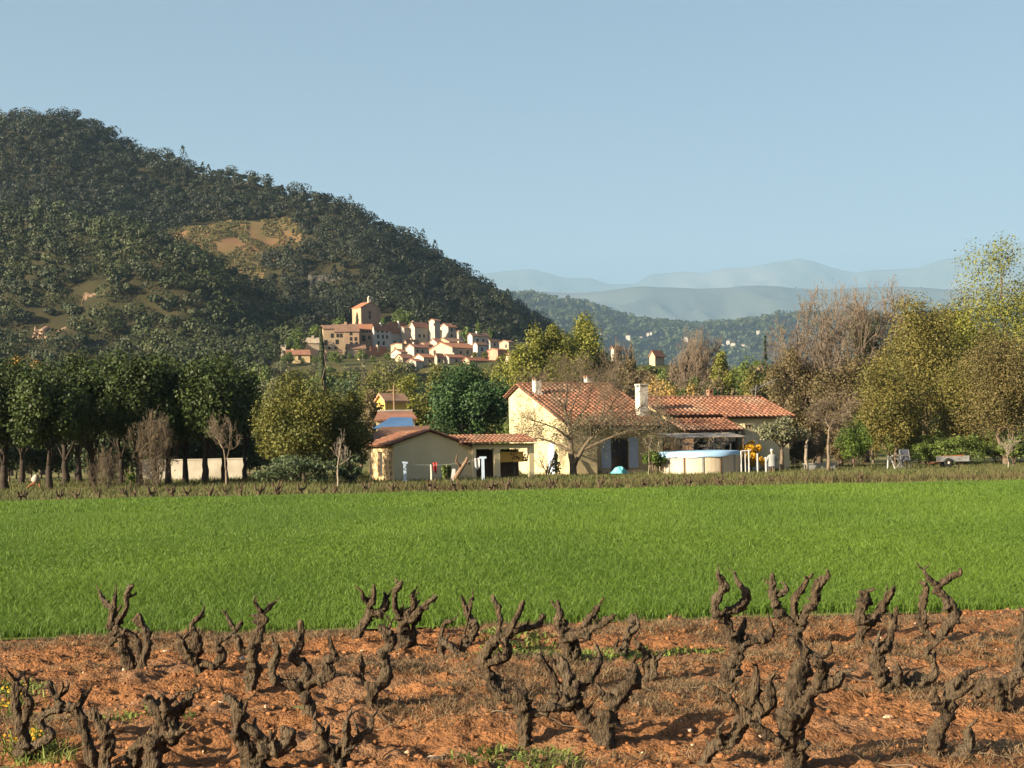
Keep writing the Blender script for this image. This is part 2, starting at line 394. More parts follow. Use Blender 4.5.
k = vn(cx * 0.8 + 40, cy * 0.8, 91) > 0.845
c2x, c2y = cx[k], cy[k]
V, Fs = joinVF([tufts(c2x, c2y, 16, 0.05, 0.06, 0.016, 1.2, soil_z)])
tag(link(bpy.data.objects.new('weeds', npmesh('weeds', V, Fs, M['weed']))), 'low green weeds sprouting from the red soil', 'weeds', kind='stuff')
# a litter of fallen canes
pol = []
for q in range(170):
    x = (rs.rand() - .5) * 13; y = 6.8 + rs.rand() * 7.6
    if y > near_edge(x) - 0.2: continue
    a = rs.randn() * 0.7; l = 0.12 + rs.rand() ** 2 * 0.6; pts = []
    for t in np.linspace(-.5, .5, 6):
        xx = x + math.cos(a + t * .5) * l * t; yy = y + math.sin(a + t * .5) * l * t
        pts.append((xx, yy, soil1(xx, yy) + 0.012))
    pol.append((pts, 0.002 + rs.rand() * 0.0025))
tag(tube_obj('prunings', pol, 4, M['twig']), 'thin pruned canes littering the vineyard soil', 'prunings', kind='stuff')
# clods and small stones
def clod_mesh(n, xr, yr, smin, smax, pw):
    ico = np.array([(0, 0, -1), (.72, -.53, -.45), (-.28, -.85, -.45), (-.89, 0, -.45), (-.28, .85, -.45), (.72, .53, -.45), (.28, -.85, .45), (-.72, -.53, .45), (-.72, .53, .45), (.28, .85, .45), (.89, 0, .45), (0, 0, 1)])
    fa = np.array([(0, 2, 1), (0, 3, 2), (0, 4, 3), (0, 5, 4), (0, 1, 5), (1, 2, 6), (2, 3, 7), (3, 4, 8), (4, 5, 9), (5, 1, 10), (1, 6, 10), (2, 7, 6), (3, 8, 7), (4, 9, 8), (5, 10, 9), (6, 7, 11), (7, 8, 11), (8, 9, 11), (9, 10, 11), (10, 6, 11)])
    x = xr[0] + rs.rand(n) * (xr[1] - xr[0]); y = yr[0] + rs.rand(n) * (yr[1] - yr[0])
    k = (y < near_edge(x) - 0.02) & (vn(x * 1.1, y * 1.1, 15) + 0.35 * rs.rand(n) > 0.42); x, y = x[k], y[k]; n = len(x)
    s = smin + (smax - smin) * rs.rand(n) ** pw
    V = ico[None] * (0.45 + 0.9 * rs.rand(n, 12, 1)) * (s[:, None, None] * (0.6 + 0.8 * rs.rand(n, 1, 3)) * np.array([1, 1, .75]))
    a = rs.rand(n) * 6.28; c, d = np.cos(a)[:, None], np.sin(a)[:, None]
    V = np.stack([V[..., 0] * c - V[..., 1] * d + x[:, None], V[..., 0] * d + V[..., 1] * c + y[:, None], V[..., 2] + soil_z(x, y)[:, None] + s[:, None] * 0.05], -1)
    return V.reshape(-1, 3), [(fa[None] + np.arange(n)[:, None, None] * 12).reshape(-1, 3)]
V, Fs = joinVF([clod_mesh(24000, (-7, 7), (6.2, 15.2), 0.005, 0.028, 4.4)])
tag(link(bpy.data.objects.new('soil_clods', npmesh('soil_clods', V, Fs, M['clod']))), 'crumbled red clods of earth strewn over the vineyard', 'soil clods', kind='stuff')
V, Fs = joinVF([clod_mesh(260, (-6.5, 6.5), (6.8, 14.8), 0.008, 0.03, 2.0)])
tag(link(bpy.data.objects.new('pebbles', npmesh('pebbles', V, Fs, M['stone']))), 'small pale pebbles scattered on the red soil', 'pebbles', kind='stuff')

# verge between the field and the gardens: rough grass, taller brown weeds
n = 70000
y = 50 + rs.rand(n) * 62; x = (rs.rand(n) - .5) * 2 * (0.40 * y + 1)
k = (y > far_edge(x) + 0.1)
x, y = x[k], y[k]
tall = 1 + 1.6 * np.clip(vn(x / 3.0, y / 1.5, 44) - 0.45, 0, 1) * 2
V, Fs = blades(x, y, np.full(len(x), -0.03), 0.12 * tall * (0.5 + rs.rand(len(x))), np.full(len(x), .05), 0.5 * rs.rand(len(x)) + .2, False)
tag(link(bpy.data.objects.new('verge_grass', npmesh('verge_grass', V, Fs, M['vergegrass']))), 'rough green and brown grass on the verge beyond the field', 'grass', kind='stuff')
n = 12000
x = -6 + rs.rand(n) * 44; off = 4.5 + 2.4 * rs.rand(n) + 1.2 * vn(x / 4, x * 0, 3)
y = far_edge(x) + off
V, Fs = blades(x, y, np.full(n, -0.03), (0.16 + 0.34 * vn(x / 1.7, y / 2, 8)) * (0.5 + 0.7 * rs.rand(n)), np.full(n, .045), 0.5 * rs.rand(n) + .1, False)
tag(link(bpy.data.objects.new('tall_weeds', npmesh('tall_weeds', V, Fs, M['vergeweed'] if 'vergeweed' in M else pm('withered_weed', (0.115, 0.085, 0.045), (0.08, 0.08, 0.03), scale=.6, rough=.9, island=True, transl=.2)))), 'withered brown weeds along the verge in front of the house', 'weeds', kind='stuff')

# ---- the hill -------------------------------------------------------------
V, Q = grid_mesh(np.linspace(-720, 330, 264), np.linspace(215, 1250, 230), lambda x, y: hz(x, y) - 0.05)
hill = tag(surf('hill', V, Q, M['hill']), kind='structure')
HV, HQ = V, Q

def rotframes(nrm, n):
    nrm = nrm / (np.linalg.norm(nrm, axis=1, keepdims=True) + 1e-9)
    a = np.cross(nrm, rs.randn(n, 3)); a /= np.linalg.norm(a, axis=1, keepdims=True) + 1e-9
    return a, np.cross(nrm, a)
def leafquads(c, nrm, s, asp=0.6):
    n = len(c); a, b = rotframes(nrm, n); s = np.broadcast_to(s, (n,))[:, None]
    k1 = 0.5 + 0.3 * rs.rand(n, 1)
    V = np.stack([c - a * s * .5, c + b * s * asp * k1 - a * s * 0.1, c + a * s * .5, c - b * s * asp * k1 + a * s * 0.08], 1).reshape(-1, 3)
    return V, [np.arange(n)[:, None] * 4 + np.array([[0, 1, 2, 3]])]
def unit(n):
    d = rs.randn(n, 3); return d / np.linalg.norm(d, axis=1, keepdims=True)
def forest(name, cx, cy, cz, r, h, nq, size, mat, conic, label):
    n = len(cx); d = unit(n * nq)
    t = rs.rand(n * nq)
    rr = np.repeat(r, nq); hh = np.repeat(h, nq); cn = np.repeat(conic, nq)
    zrel = np.where(cn, t, 0.5 + 0.5 * d[:, 2])
    rad = np.where(cn, (1 - t) * 0.95 + 0.08, np.sqrt(np.clip(1 - d[:, 2] ** 2, 0, 1)))
    az = np.arctan2(d[:, 1], d[:, 0]); lump = 0.72 + 0.4 * rs.rand(n * nq)
    zrel = np.where(cn, zrel, 0.18 + 0.82 * zrel)
    c = np.stack([np.repeat(cx, nq) + np.cos(az) * rad * rr * lump, np.repeat(cy, nq) + np.sin(az) * rad * rr * lump, np.repeat(cz, nq) + hh * (0.12 + 0.88 * zrel * (0.85 + 0.15 * lump))], -1)
    nr = np.stack([np.cos(az) * rad, np.sin(az) * rad, zrel - 0.2], -1) + 0.5 * unit(n * nq)
    V, Fs = leafquads(c, nr, size * (0.6 + 0.8 * rs.rand(n * nq)), 0.8)
    o = link(bpy.data.objects.new(name, npmesh(name, V, Fs, mat)))
    at_ = o.data.attributes.new('tree_tint', 'FLOAT', 'POINT')
    at_.data.foreach_set('value', np.repeat(0.68 + 0.7 * rs.rand(n) ** 1.5, nq * 4).astype(np.float32))
    return tag(o, label, 'forest', kind='stuff')

def poly_in(px, py, poly):
    ins = np.zeros(px.shape, bool); n = len(poly)
    for i in range(n):
        x1, y1 = poly[i]; x2, y2 = poly[(i + 1) % n]
        c = ((y1 > py) != (y2 > py)) & (px < (x2 - x1) * (py - y1) / (y2 - y1 + 1e-9) + x1); ins ^= c
    return ins
GX, GY = np.meshgrid(np.arange(-520, 250, 5.6), np.arange(300, 960, 5.6))
gx = (GX + rs.uniform(-3, 3, GX.shape)).ravel(); gy = (GY + rs.uniform(-3, 3, GY.shape)).ravel()
gz = hz(gx, gy)
e = 2.0
nx_ = -(hz(gx + e, gy) - hz(gx - e, gy)) / (2 * e); ny_ = -(hz(gx, gy + e) - hz(gx, gy - e)) / (2 * e)
face = (nx_ * -gx + ny_ * -gy + 1.0 * (CAMZ - gz)) / np.sqrt(gx ** 2 + gy ** 2 + (gz - CAMZ) ** 2) / np.sqrt(1 + nx_ ** 2 + ny_ ** 2)
ipx, ipy = proj(gx, gy, gz)
keep = (gz > 4) & (face > -0.12) & (ipx > -90) & (ipx < 700)
CLEAR = [[(160, 232), (230, 222), (292, 219), (300, 236), (318, 246), (290, 256), (262, 262), (262, 278), (250, 290), (285, 312), (262, 310), (228, 290), (205, 262)],
         [(36, 166), (46, 164), (58, 176), (54, 179)], [(120, 169), (146, 168), (148, 175), (124, 176)], [(168, 170), (178, 170), (178, 178), (168, 178)],
         [(222, 180), (236, 182), (234, 190), (222, 190)], [(22, 326), (68, 322), (72, 344), (48, 350), (24, 346)], [(72, 290), (96, 287), (98, 310), (78, 312)], [(100, 310), (124, 306), (124, 320), (104, 324)],
         [(300, 268), (358, 262), (364, 298), (302, 300)], [(366, 284), (405, 296), (398, 310), (366, 300)], [(345, 305), (372, 300), (380, 325), (350, 325)], [(46, 300), (60, 298), (58, 312), (44, 312)]]
spurm = (ridge(gx, gy, SPUR, KS) > ridge(gx, gy, MAIN, 0.58)) & (ipx < 300)
for c in CLEAR: keep &= ~(poly_in(ipx, ipy, c) & (gy > 380) & ~((c is CLEAR[0]) & spurm) & ((c in CLEAR[:1] + CLEAR[5:7]) | (rs.rand(len(gx)) < .5)))
keep &= ~((np.abs(gx + 55) < 13) & (gy > 500) & (gy < 552))
vil = (np.abs(gx + 30) < 46) & (gy > 425) & (gy < 520)
keep &= ~vil & ~((gx > -72) & (gx < 40) & (gy < 435))
keep &= (vn(gx / 22, gy / 22, 71) > 0.10) | (rs.rand(len(gx)) < 0.5)
gx, gy, gz, ipx, ipy = gx[keep], gy[keep], gz[keep], ipx[keep], ipy[keep]
onspur = (ridge(gx, gy, SPUR, KS) > ridge(gx, gy, MAIN, 0.58) - 4) & (ipx < 300)
n = len(gx); rr = 2.3 + 3.4 * rs.rand(n) ** 2.2; hh = rr * (1.3 + 0.6 * rs.rand(n)); con = (rs.rand(n) < 0.14)
hh = np.where(con, hh * 1.5, hh); rr = np.where(con, rr * 0.85, rr)
for msk, nm, mt, lb in ((~onspur, 'hillside_forest', 'hillwood', 'dark evergreen woodland covering the big hill'), (onspur, 'spur_forest', 'spurwood', 'brighter green pine wood on the lower left spur of the hill')):
    forest(nm, gx[msk], gy[msk], gz[msk], rr[msk], hh[msk], 150, 0.85, M[mt], con[msk], lb)

hc = HV[HQ].mean(1); hpx, hpy = proj(hc[:, 0], hc[:, 1], hc[:, 2]); mi = np.zeros(len(hc), np.int32)
jx = hpx + 5 * fbm(hc[:, 0] / 9, hc[:, 1] / 9, 2); jy = hpy + 3 * fbm(hc[:, 0] / 9, hc[:, 1] / 9, 6)
for c in CLEAR[:1]: mi[poly_in(jx, jy, c) & (hc[:, 1] > 380)] = 1
mi[(hc[:, 1] < 520) & (hc[:, 0] > -100) & (hc[:, 2] < 45)] = 2
hill.data.materials.append(M['bare']); hill.data.materials.append(M['meadow']); hill.data.polygons.foreach_set('material_index', mi)
# grass tufts and scrub on the bare clearing
kk = rs.rand(140000, 2) * np.array([330, 420]) + np.array([-330, 420])
sz = hz(kk[:, 0], kk[:, 1]); sx, sy = proj(kk[:, 0], kk[:, 1], sz)
ok = poly_in(sx, sy, CLEAR[0]) & (vn(kk[:, 0] / 9, kk[:, 1] / 9, 5) > 0.38)
kk, sz = kk[ok][:5200], sz[ok][:5200]
forest('clearing_scrub', kk[:, 0], kk[:, 1], sz - .1, 0.4 + 0.7 * rs.rand(len(kk)), 0.5 + 0.8 * rs.rand(len(kk)), 9, 0.6, leafm('scrub_leaves', (0.15, 0.125, 0.045), (0.10, 0.10, 0.035), 0.1), np.zeros(len(kk), bool), 'low scrub dotted over the bare ochre clearing').__setitem__('category', 'scrub')

# cliffs
def terr_hit(px, py):
    dx, dz = ray(px, py)
    Ys = np.linspace(260, 1150, 1800); h = hz(dx * Ys, Ys); z = CAMZ + dz * Ys
    i = np.argmax(h > z)
    return Vector((dx * Ys[i], Ys[i], z[i]))
def cliff(px0, px1, py0, py1, mat, label, seed):
    c = terr_hit((px0 + px1) / 2, py1); Y = c.y - 1.0
    a, b = P(px0, py1, Y), P(px1, py0, Y); w, h = b.x - a.x, b.z - a.z
    nu, nv = 34, 14; vs = []
    for j in range(nv + 1):
        for i2 in range(nu + 1):
            u, v = i2 / nu, j / nv
            x = a.x + u * w; z = a.z - 3 + v * (h + 3)
            edge = min(u, 1 - u, (1 - v) * .5) * 6
            n1 = mnoise.noise(Vector((x / 4.5 + seed, z / 9, 1))) + 0.5 * mnoise.noise(Vector((x / 1.6, z / 3.0, seed)))
            vs.append((x, Y + 5 * v + 2.2 * n1 + 6 * max(0, 0.6 - edge), z + (1.6 * mnoise.noise(Vector((x / 3, seed, 2))) if v > .5 else 0)))
    fs = [(j * (nu + 1) + i2, j * (nu + 1) + i2 + 1, (j + 1) * (nu + 1) + i2 + 1, (j + 1) * (nu + 1) + i2) for j in range(nv) for i2 in range(nu)]
    m = MB(); m.add([Vector(v) - c for v in vs], fs)
    o = m.build('cliff', M[mat], loc=c); tag(o, label, 'cliff', 'bare rock faces on the hill')
cliff(27, 66, 324, 338, 'cliff', 'long pale cliff low on the left of the hill', 1.3)
cliff(78, 95, 289, 304, 'cliff', 'small ochre rock face above the long pale cliff', 4.1)
cliff(103, 122, 311, 319, 'cliff', 'pale broken rocks right of the small ochre rock face', 7.7)
cliff(306, 356, 272, 283, 'hillrock', 'grey shaded quarry wall above the village', 9.2)
cliff(8, 14, 329, 334, 'cliff', 'tiny pale rock at the left end of the long cliff', 12.4)
cliff(36, 54, 170, 177, 'cliff', 'ochre rock patch high on the left of the hill', 15.1)
cliff(120, 148, 172, 177, 'cliff', 'low ochre bank among the trees near the hilltop', 18.6)

# ---- far hills and mountains ---------------------------------------------
def range_mesh(name, crest, foot_dy, back_dy, nx, seed, amp, mat):
    pts = [P(*c) for c in crest]
    xs = np.linspace(pts[0].x, pts[-1].x, nx); cx = np.array([p.x for p in pts])
    cy = np.interp(xs, cx, [p.y for p in pts]); cz = np.interp(xs, cx, [p.z for p in pts])
    ts = np.concatenate([np.linspace(-1, 0, 44), np.linspace(0, 1, 10)[1:]])
    V = []
    for t in ts:
        yy = cy + (foot_dy * t if t < 0 else back_dy * t)
        f = (1 + t) ** 1.15 if t < 0 else (1 - t)
        rid = 2.0 * amp * (0.3 - np.abs(fbm(xs / (amp * 3.0), yy / (amp * 6.0), seed, 6))) * min(1, abs(t) * 4 + 0.06) * (0.25 + f)
        V.append(np.stack([xs, yy, np.maximum(cz * f + rid, -0.6) - 0.4], -1))
    V = np.concatenate(V); nt = len(ts)
    i = (np.arange(nt - 1)[:, None] * nx + np.arange(nx - 1)[None, :]).ravel()
    return tag(surf(name, V, np.stack([i, i + 1, i + nx + 1, i + nx], -1), M[mat]), kind='structure'), V
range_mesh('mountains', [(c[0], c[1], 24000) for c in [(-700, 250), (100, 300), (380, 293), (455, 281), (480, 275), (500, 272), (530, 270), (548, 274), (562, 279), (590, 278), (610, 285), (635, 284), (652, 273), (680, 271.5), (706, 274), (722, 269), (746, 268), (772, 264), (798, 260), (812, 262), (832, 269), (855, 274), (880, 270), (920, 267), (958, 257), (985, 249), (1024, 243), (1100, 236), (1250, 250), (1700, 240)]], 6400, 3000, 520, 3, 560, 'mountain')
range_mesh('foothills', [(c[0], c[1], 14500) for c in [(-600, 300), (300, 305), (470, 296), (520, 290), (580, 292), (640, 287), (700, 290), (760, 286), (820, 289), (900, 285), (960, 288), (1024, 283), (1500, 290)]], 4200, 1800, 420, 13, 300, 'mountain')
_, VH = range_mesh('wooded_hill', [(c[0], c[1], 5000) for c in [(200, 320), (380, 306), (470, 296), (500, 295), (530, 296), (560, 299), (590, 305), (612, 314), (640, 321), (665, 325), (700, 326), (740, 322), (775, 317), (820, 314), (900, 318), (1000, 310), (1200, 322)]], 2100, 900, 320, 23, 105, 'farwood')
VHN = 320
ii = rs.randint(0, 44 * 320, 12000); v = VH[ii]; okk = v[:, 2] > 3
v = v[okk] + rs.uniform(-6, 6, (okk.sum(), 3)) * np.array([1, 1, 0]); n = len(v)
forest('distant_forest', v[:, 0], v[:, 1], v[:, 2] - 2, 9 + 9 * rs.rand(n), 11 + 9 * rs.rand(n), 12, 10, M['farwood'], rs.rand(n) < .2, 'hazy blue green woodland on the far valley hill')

# a low wooded rise behind the farmhouse
from mathutils.bvhtree import BVHTree
def strip_bvh(V, nx, nt):
    i = (np.arange(nt - 1)[:, None] * nx + np.arange(nx - 1)[None, :]).ravel()
    return BVHTree.FromPolygons([tuple(map(float, v)) for v in V], [tuple(map(int, q)) for q in np.stack([i, i + 1, i + nx + 1, i + nx], -1)])
_, VR = range_mesh('wooded_rise', [(c[0], c[1], 330) for c in [(505, 448), (545, 400), (580, 376), (610, 367), (660, 362), (700, 368), (760, 366), (820, 372), (900, 380), (1000, 390), (1150, 440)]], 120, 90, 200, 43, 3, 'meadow')
RISE = strip_bvh(VR, 200, 53)
def rise_z(x, y):
    h = RISE.ray_cast(Vector((x, y, 500)), Vector((0, 0, -1)))[0]
    return max(0.0, h.z) if h else 0.0
def rise_hit(px, py):
    dx, dz = ray(px, py); return RISE.ray_cast(Vector((0, 0, CAMZ)), Vector((dx, 1, dz)))[0]
# ================================================================ trees
def wob(p, q, n, amp):
    p = Vector(p); q = Vector(q); L = (q - p).length; pts = []
    for i in range(n + 1):
        t = i / n; w = math.sin(math.pi * t) * amp * L
        pts.append(p.lerp(q, t) + Vector((rs.randn() * w, rs.randn() * w, rs.randn() * w * .5)))
    return pts
def crown_clumps(shape, nc, rx, rz, zc):
    """clump centres and radii of a crown about (0,0,zc)"""
    C, R = [], []
    for i in range(nc):
        for _ in range(40):
            d = rs.randn(3); d /= np.linalg.norm(d)
            f = (0.35 + 0.65 * rs.rand()) * 0.86
            p = d * f
            if shape == 'umbrella' and p[2] < -0.35: continue
            if shape == 'dome' and p[2] < -0.6: continue
            break
        k = 0.24 + 0.14 * rs.rand()
        if shape == 'column':
            p = np.array([0.5 * rs.randn(), 0.5 * rs.randn(), rs.uniform(-.95, .95)]); p[:2] *= 0.6 * (1 - .55 * abs(p[2])); k = 0.3
        if shape == 'cone':
            z = rs.uniform(-.95, .95); a = rs.rand() * 6.28; r = (1 - z) / 2 * rs.rand() ** .4
            p = np.array([math.cos(a) * r, math.sin(a) * r, z]); k = 0.12 + 0.16 * (1 - z) / 2
        if shape == 'ovoid':
            p[:2] *= 1 - 0.35 * p[2]
        C.append((p[0] * rx, p[1] * rx, zc + p[2] * rz)); R.append(k)
    return np.array(C), np.array(R)
def crown_mesh(name, C, R, rx, rz, nleaf, size, mat, fill=0.55):
    n = nleaf; idx = rs.randint(0, len(C), n); d = unit(n)
    rad = R[idx] * (1 - fill * rs.rand(n) ** 1.4) * (0.9 + 0.25 * rs.rand(n))
    c = C[idx] + d * rad[:, None] * np.array([rx, rx, min(rz, rx * 1.3)])
    nr = d * 0.7 + unit(n) * 0.8 + np.array([0, 0, 0.35])
    V, Fs = leafquads(c, nr, size * (0.55 + 0.9 * rs.rand(n)), 0.75)
    return npmesh(name, V, Fs, mat)
def limb_polys(h0, base_r, C, R, top, nl=14, lean=(0, 0), fork=None):
    pol = []
    q = (lean[0], lean[1], h0)
    tr = wob((0, 0, -0.15), q, 5, .02); pol.append((tr, np.linspace(base_r * 1.25, base_r * .75, 6)))
    m = wob(q, (lean[0] * 1.3, lean[1] * 1.3, top), 5, .04); pol.append((m, np.linspace(base_r * .75, base_r * .12, 6)))
    for i in rs.permutation(len(C))[:nl]:
        t = rs.rand() * .6; s = m[int(t * 5)]
        pol.append((wob(s, C[i], 5, .05), np.linspace(base_r * .38 * (1 - t * .6), base_r * .06, 6)))
    return pol
def tree(name, label, px, ytop, wpx, Y, shape='round', leaves=4000, size=.24, mat='green', bark='bark', trunk_h=.2, hfrac=None, nc=40, group=None, zb=None, cat='tree', base_r=None, dx=0, fill=0.55, nl=14):
    top = P(px, ytop, Y); zb = hz1(top.x, Y) if zb is None else zb
    H = top.z - zb; rx = wpx * Y / F / 2
    root = empty(name, (top.x, Y, zb)); root.rotation_euler.z = 0
    tag(root, label, cat, group)
    h0 = H * trunk_h; rz = (H - h0) / 2; zc = h0 + rz
    if shape in ('column', 'cone'): nc = 150
    C, R = crown_clumps(shape, nc, rx, rz, zc)
    base_r = base_r or max(0.07, H * 0.022)
    tube_obj('trunk', limb_polys(h0 * 1.1, base_r, C, R, zc + rz * .6, nl), 6, M[bark], root)
    if shape == 'column':
        n = leaves; t = rs.rand(n); a = rs.rand(n) * 6.283; pr = np.minimum(1, np.sqrt(np.clip((1 - t) * 1.6, 0, 1))) * np.minimum(1, .55 + t * 2)
        r_ = rx * pr * (.65 + .35 * rs.rand(n)) * (1 + .18 * np.sin(t * 31 + a))
        V, Fs = leafquads(np.stack([np.cos(a) * r_, np.sin(a) * r_, h0 * .5 + t * (H - h0 * .5)], -1), np.stack([np.cos(a), np.sin(a), .3 + 0 * a], -1) + .5 * unit(n), size * (.6 + .8 * rs.rand(n)), .7)
        link(bpy.data.objects.new('crown', npmesh('crown', V, Fs, M[mat])), root)
        return root
    link(bpy.data.objects.new('crown', crown_mesh('crown', C, R, rx, rz, leaves, size, M[mat], fill)), root)
    return root
# ---- bare trees: branching tubes
THIN = 0.0
def branch(pol, p, d, L, r, depth, spread, up, tips):
    n = 4; pts = [Vector(p)]; d = d.normalized()
    for i in range(n):
        d = (d + Vector((rs.randn(), rs.randn(), rs.randn())) * 0.16 + Vector((0, 0, up * .12))).normalized()
        pts.append(pts[-1] + d * (L / n))
    pol.append((pts, np.linspace(r, r * .55, n + 1)))
    if depth == 0: tips.append(pts[-1]); return
    k = 3 if rs.rand() < .6 else 4
    for i in range(k):
        if depth <= 3 and i and rs.rand() < THIN: continue
        t = 4 if i == 0 else rs.randint(1, 5); 
        ax = d.orthogonal(); ax.rotate(Matrix.Rotation(rs.rand() * 6.28, 3, d))
        nd = (d + ax * spread * (0.5 + .8 * rs.rand()) * (0.5 if i == 0 else 1)).normalized()
        branch(pol, pts[t], nd, L * (0.62 + .22 * rs.rand()), max(r * (.6 if i == 0 else .48), 0.006), depth - 1, spread, up, tips)
def bare_tree(name, label, px, ytop, wpx, Y, depth=5, stems=1, mat='twig', trunk_h=.25, leaves=0, lmat='olive', size=.1, group=None, spread=.75, up=.6, zb=None, cat='tree', minr=.008, base_r=None, thin=.0):
    global THIN
    THIN = thin * .6
    top = P(px, ytop, Y); zb = hz1(top.x, Y) if zb is None else zb
    H = top.z - zb; W = wpx * Y / F
    root = empty(name, (top.x, Y, zb)); tag(root, label, cat, group)
    pol, tips = [], []
    br = base_r or H * .022
    h0 = H * trunk_h
    if trunk_h > 0.02:
        pol.append((wob((0, 0, -.15), (0, 0, h0), 4, .02), np.linspace(br * 1.3, br, 5)))
    for s in range(stems):
        a = 6.28 * (s + rs.rand() * .6) / stems
        d = Vector((math.cos(a) * spread * .5, math.sin(a) * spread * .5, 1)) if stems > 1 else Vector((0.05, 0, 1))
        branch(pol, (0, 0, h0 - .03), d, H * .34, br * (.8 if stems > 1 else .95), depth, spread, up, tips)
    THIN = 0.0
    # fit the crown to its height and width
    A = np.array([tuple(q) for pl in pol for q in pl[0]])
    zt = A[:, 2].max(); wd = np.percentile(np.abs(A[:, 0]), 98) * 2
    sz_ = (H - h0) / max(zt - h0, .1); sx_ = W / max(wd, .1)
    out = []
    for pts, r in pol:
        out.append(([Vector((q[0] * sx_, q[1] * sx_, q[2] if q[2] < h0 else h0 + (q[2] - h0) * sz_)) for q in pts], np.maximum(r, minr)))
    big = [o for o in out if o[1][0] > br * .22]; sm = [o for o in out if o[1][0] <= br * .22]
    tube_obj('trunk', big, 6, M[mat], root)
    if sm: tube_obj('crown', sm, 3, M[mat], root)
    if leaves:
        T = np.array([(q[0] * sx_, q[1] * sx_, h0 + (q[2] - h0) * sz_) for q in tips]); idx = rs.randint(0, len(T), leaves)
        c = T[idx] + rs.randn(leaves, 3) * H * .03
        V, Fs = leafquads(c, unit(leaves) + np.array([0, 0, .3]), size * (.6 + .8 * rs.rand(leaves)), .7)
        link(bpy.data.objects.new('foliage', npmesh('foliage', V, Fs, M[lmat])), root)
    return root

# ---- the umbrella pines on the left
pn = [(20, 358, 70, 98, 'in the back row behind the two leftmost pines'), (76, 354, 72, 100, 'in the back row above the wide low bare bush'), (108, 353, 70, 103, 'in the back row above the small bright shrub'), (174, 352, 72, 102, 'in the back row above the left part of the white wall'), (212, 352, 70, 104, 'in the back row above the right part of the white wall'), (2, 362, 70, 82, 'at the left edge of the photo'), (47, 367, 72, 80, 'second from the left, before a white and rust coloured heap'), (63, 358, 78, 88, 'third from the left, its trunk close to its neighbour'), (91, 357, 68, 85, 'fourth from the left, behind the wide low bare bush'), (119, 354, 70, 92, 'with its trunk between the wide low bare bush and the marker post'), (137, 356, 66, 84, 'with its trunk just above the pale marker post'), (153, 352, 72, 91, 'behind the tall twiggy bush by the white wall'), (166, 358, 60, 86, 'whose trunk stands at the left end of the white wall'), (183, 355, 66, 93, 'in front of the middle of the white wall'), (203, 354, 70, 85, 'in front of the white wall, left of the reddish bare tree'), (222, 353, 66, 90, 'behind the reddish bare tree by the white wall')]
for i, (px, yt, w, Y, lb) in enumerate(pn):
    t = tree('pine_tree', 'dark umbrella pine ' + lb, px, yt, w * 1.15, Y, 'umbrella', 17000, .15, 'pine', 'bark_dark', .17, nc=54, group='umbrella pines in the row on the left', zb=0, base_r=.2 + .05 * rs.rand())
tree('pine_tree', 'smaller dark pine at the right end of the umbrella pine row', 243, 366, 46, 97, 'umbrella', 4200, .24, 'pine', 'bark_dark', .2, group='umbrella pines in the row on the left', zb=0)
tree('round_pine_tree', 'big round dark pine standing behind the yellow hut', 464, 362, 98, 116, 'dome', 24200, 0.177, 'pine_b', 'bark_dark', .2, nc=60, zb=0)
# bare bushes and saplings before the pines
bare_tree('bare_bush', 'wide low bare twiggy bush under the umbrella pines', 107, 440, 36, 78, 5, 4, 'twig', .0, spread=1.3, up=.2, thin=.6, zb=0, cat='bush', base_r=.05)
bare_tree('bare_bush', 'tall bare twiggy bush left of the white wall under the pines', 157, 404, 44, 79, 6, 4, 'twig', .0, spread=1.0, up=.5, thin=.65, zb=0, cat='bush', base_r=.07, leaves=300, lmat='brown')
bare_tree('bare_tree', 'slender reddish bare tree in front of the white wall', 225, 409, 38, 79, 6, 1, 'twig_red', .2, spread=.85, up=.5, zb=0, base_r=.07, thin=.65)
tree('shrub', 'small bright green shrub beside the pine trunks left of the white wall', 130, 460, 10, 80, 'ovoid', 500, .14, 'fresh', 'bark', .05, nc=8, zb=0, cat='shrub')
# the autumn olive tree and what stands round it
tree('broadleaf_tree', 'wide olive green autumn tree between the pines and the yellow hut', 302, 374, 104, 80, 'dome', 37125, 0.108, 'olive', 'bark', .06, nc=80, zb=0, fill=.7)
tree('broadleaf_tree', 'smaller olive tree leaning against the wide autumn tree, beside the hut', 348, 390, 50, 82, 'dome', 9900, 0.122, 'olive', 'bark', .08, nc=36, zb=0)
tree('hedge', 'low blue green hedge at the foot of the olive green autumn tree', 292, 455, 84, 77, 'dome', 3800, .13, 'bluegreen', 'bark', .03, nc=40, zb=0, cat='hedge')
tree('hedge', 'short dark green bush between the low hedge and the stone end of the hut', 347, 452, 34, 79, 'dome', 1900, .13, 'bluegreen', 'bark', .03, nc=18, zb=0, cat='hedge')
bare_tree('sapling', 'thin pale bare sapling in front of the low blue green hedge', 337, 428, 26, 70, 4, 1, 'twig_grey', .3, spread=.6, up=.8, zb=0, base_r=.05)
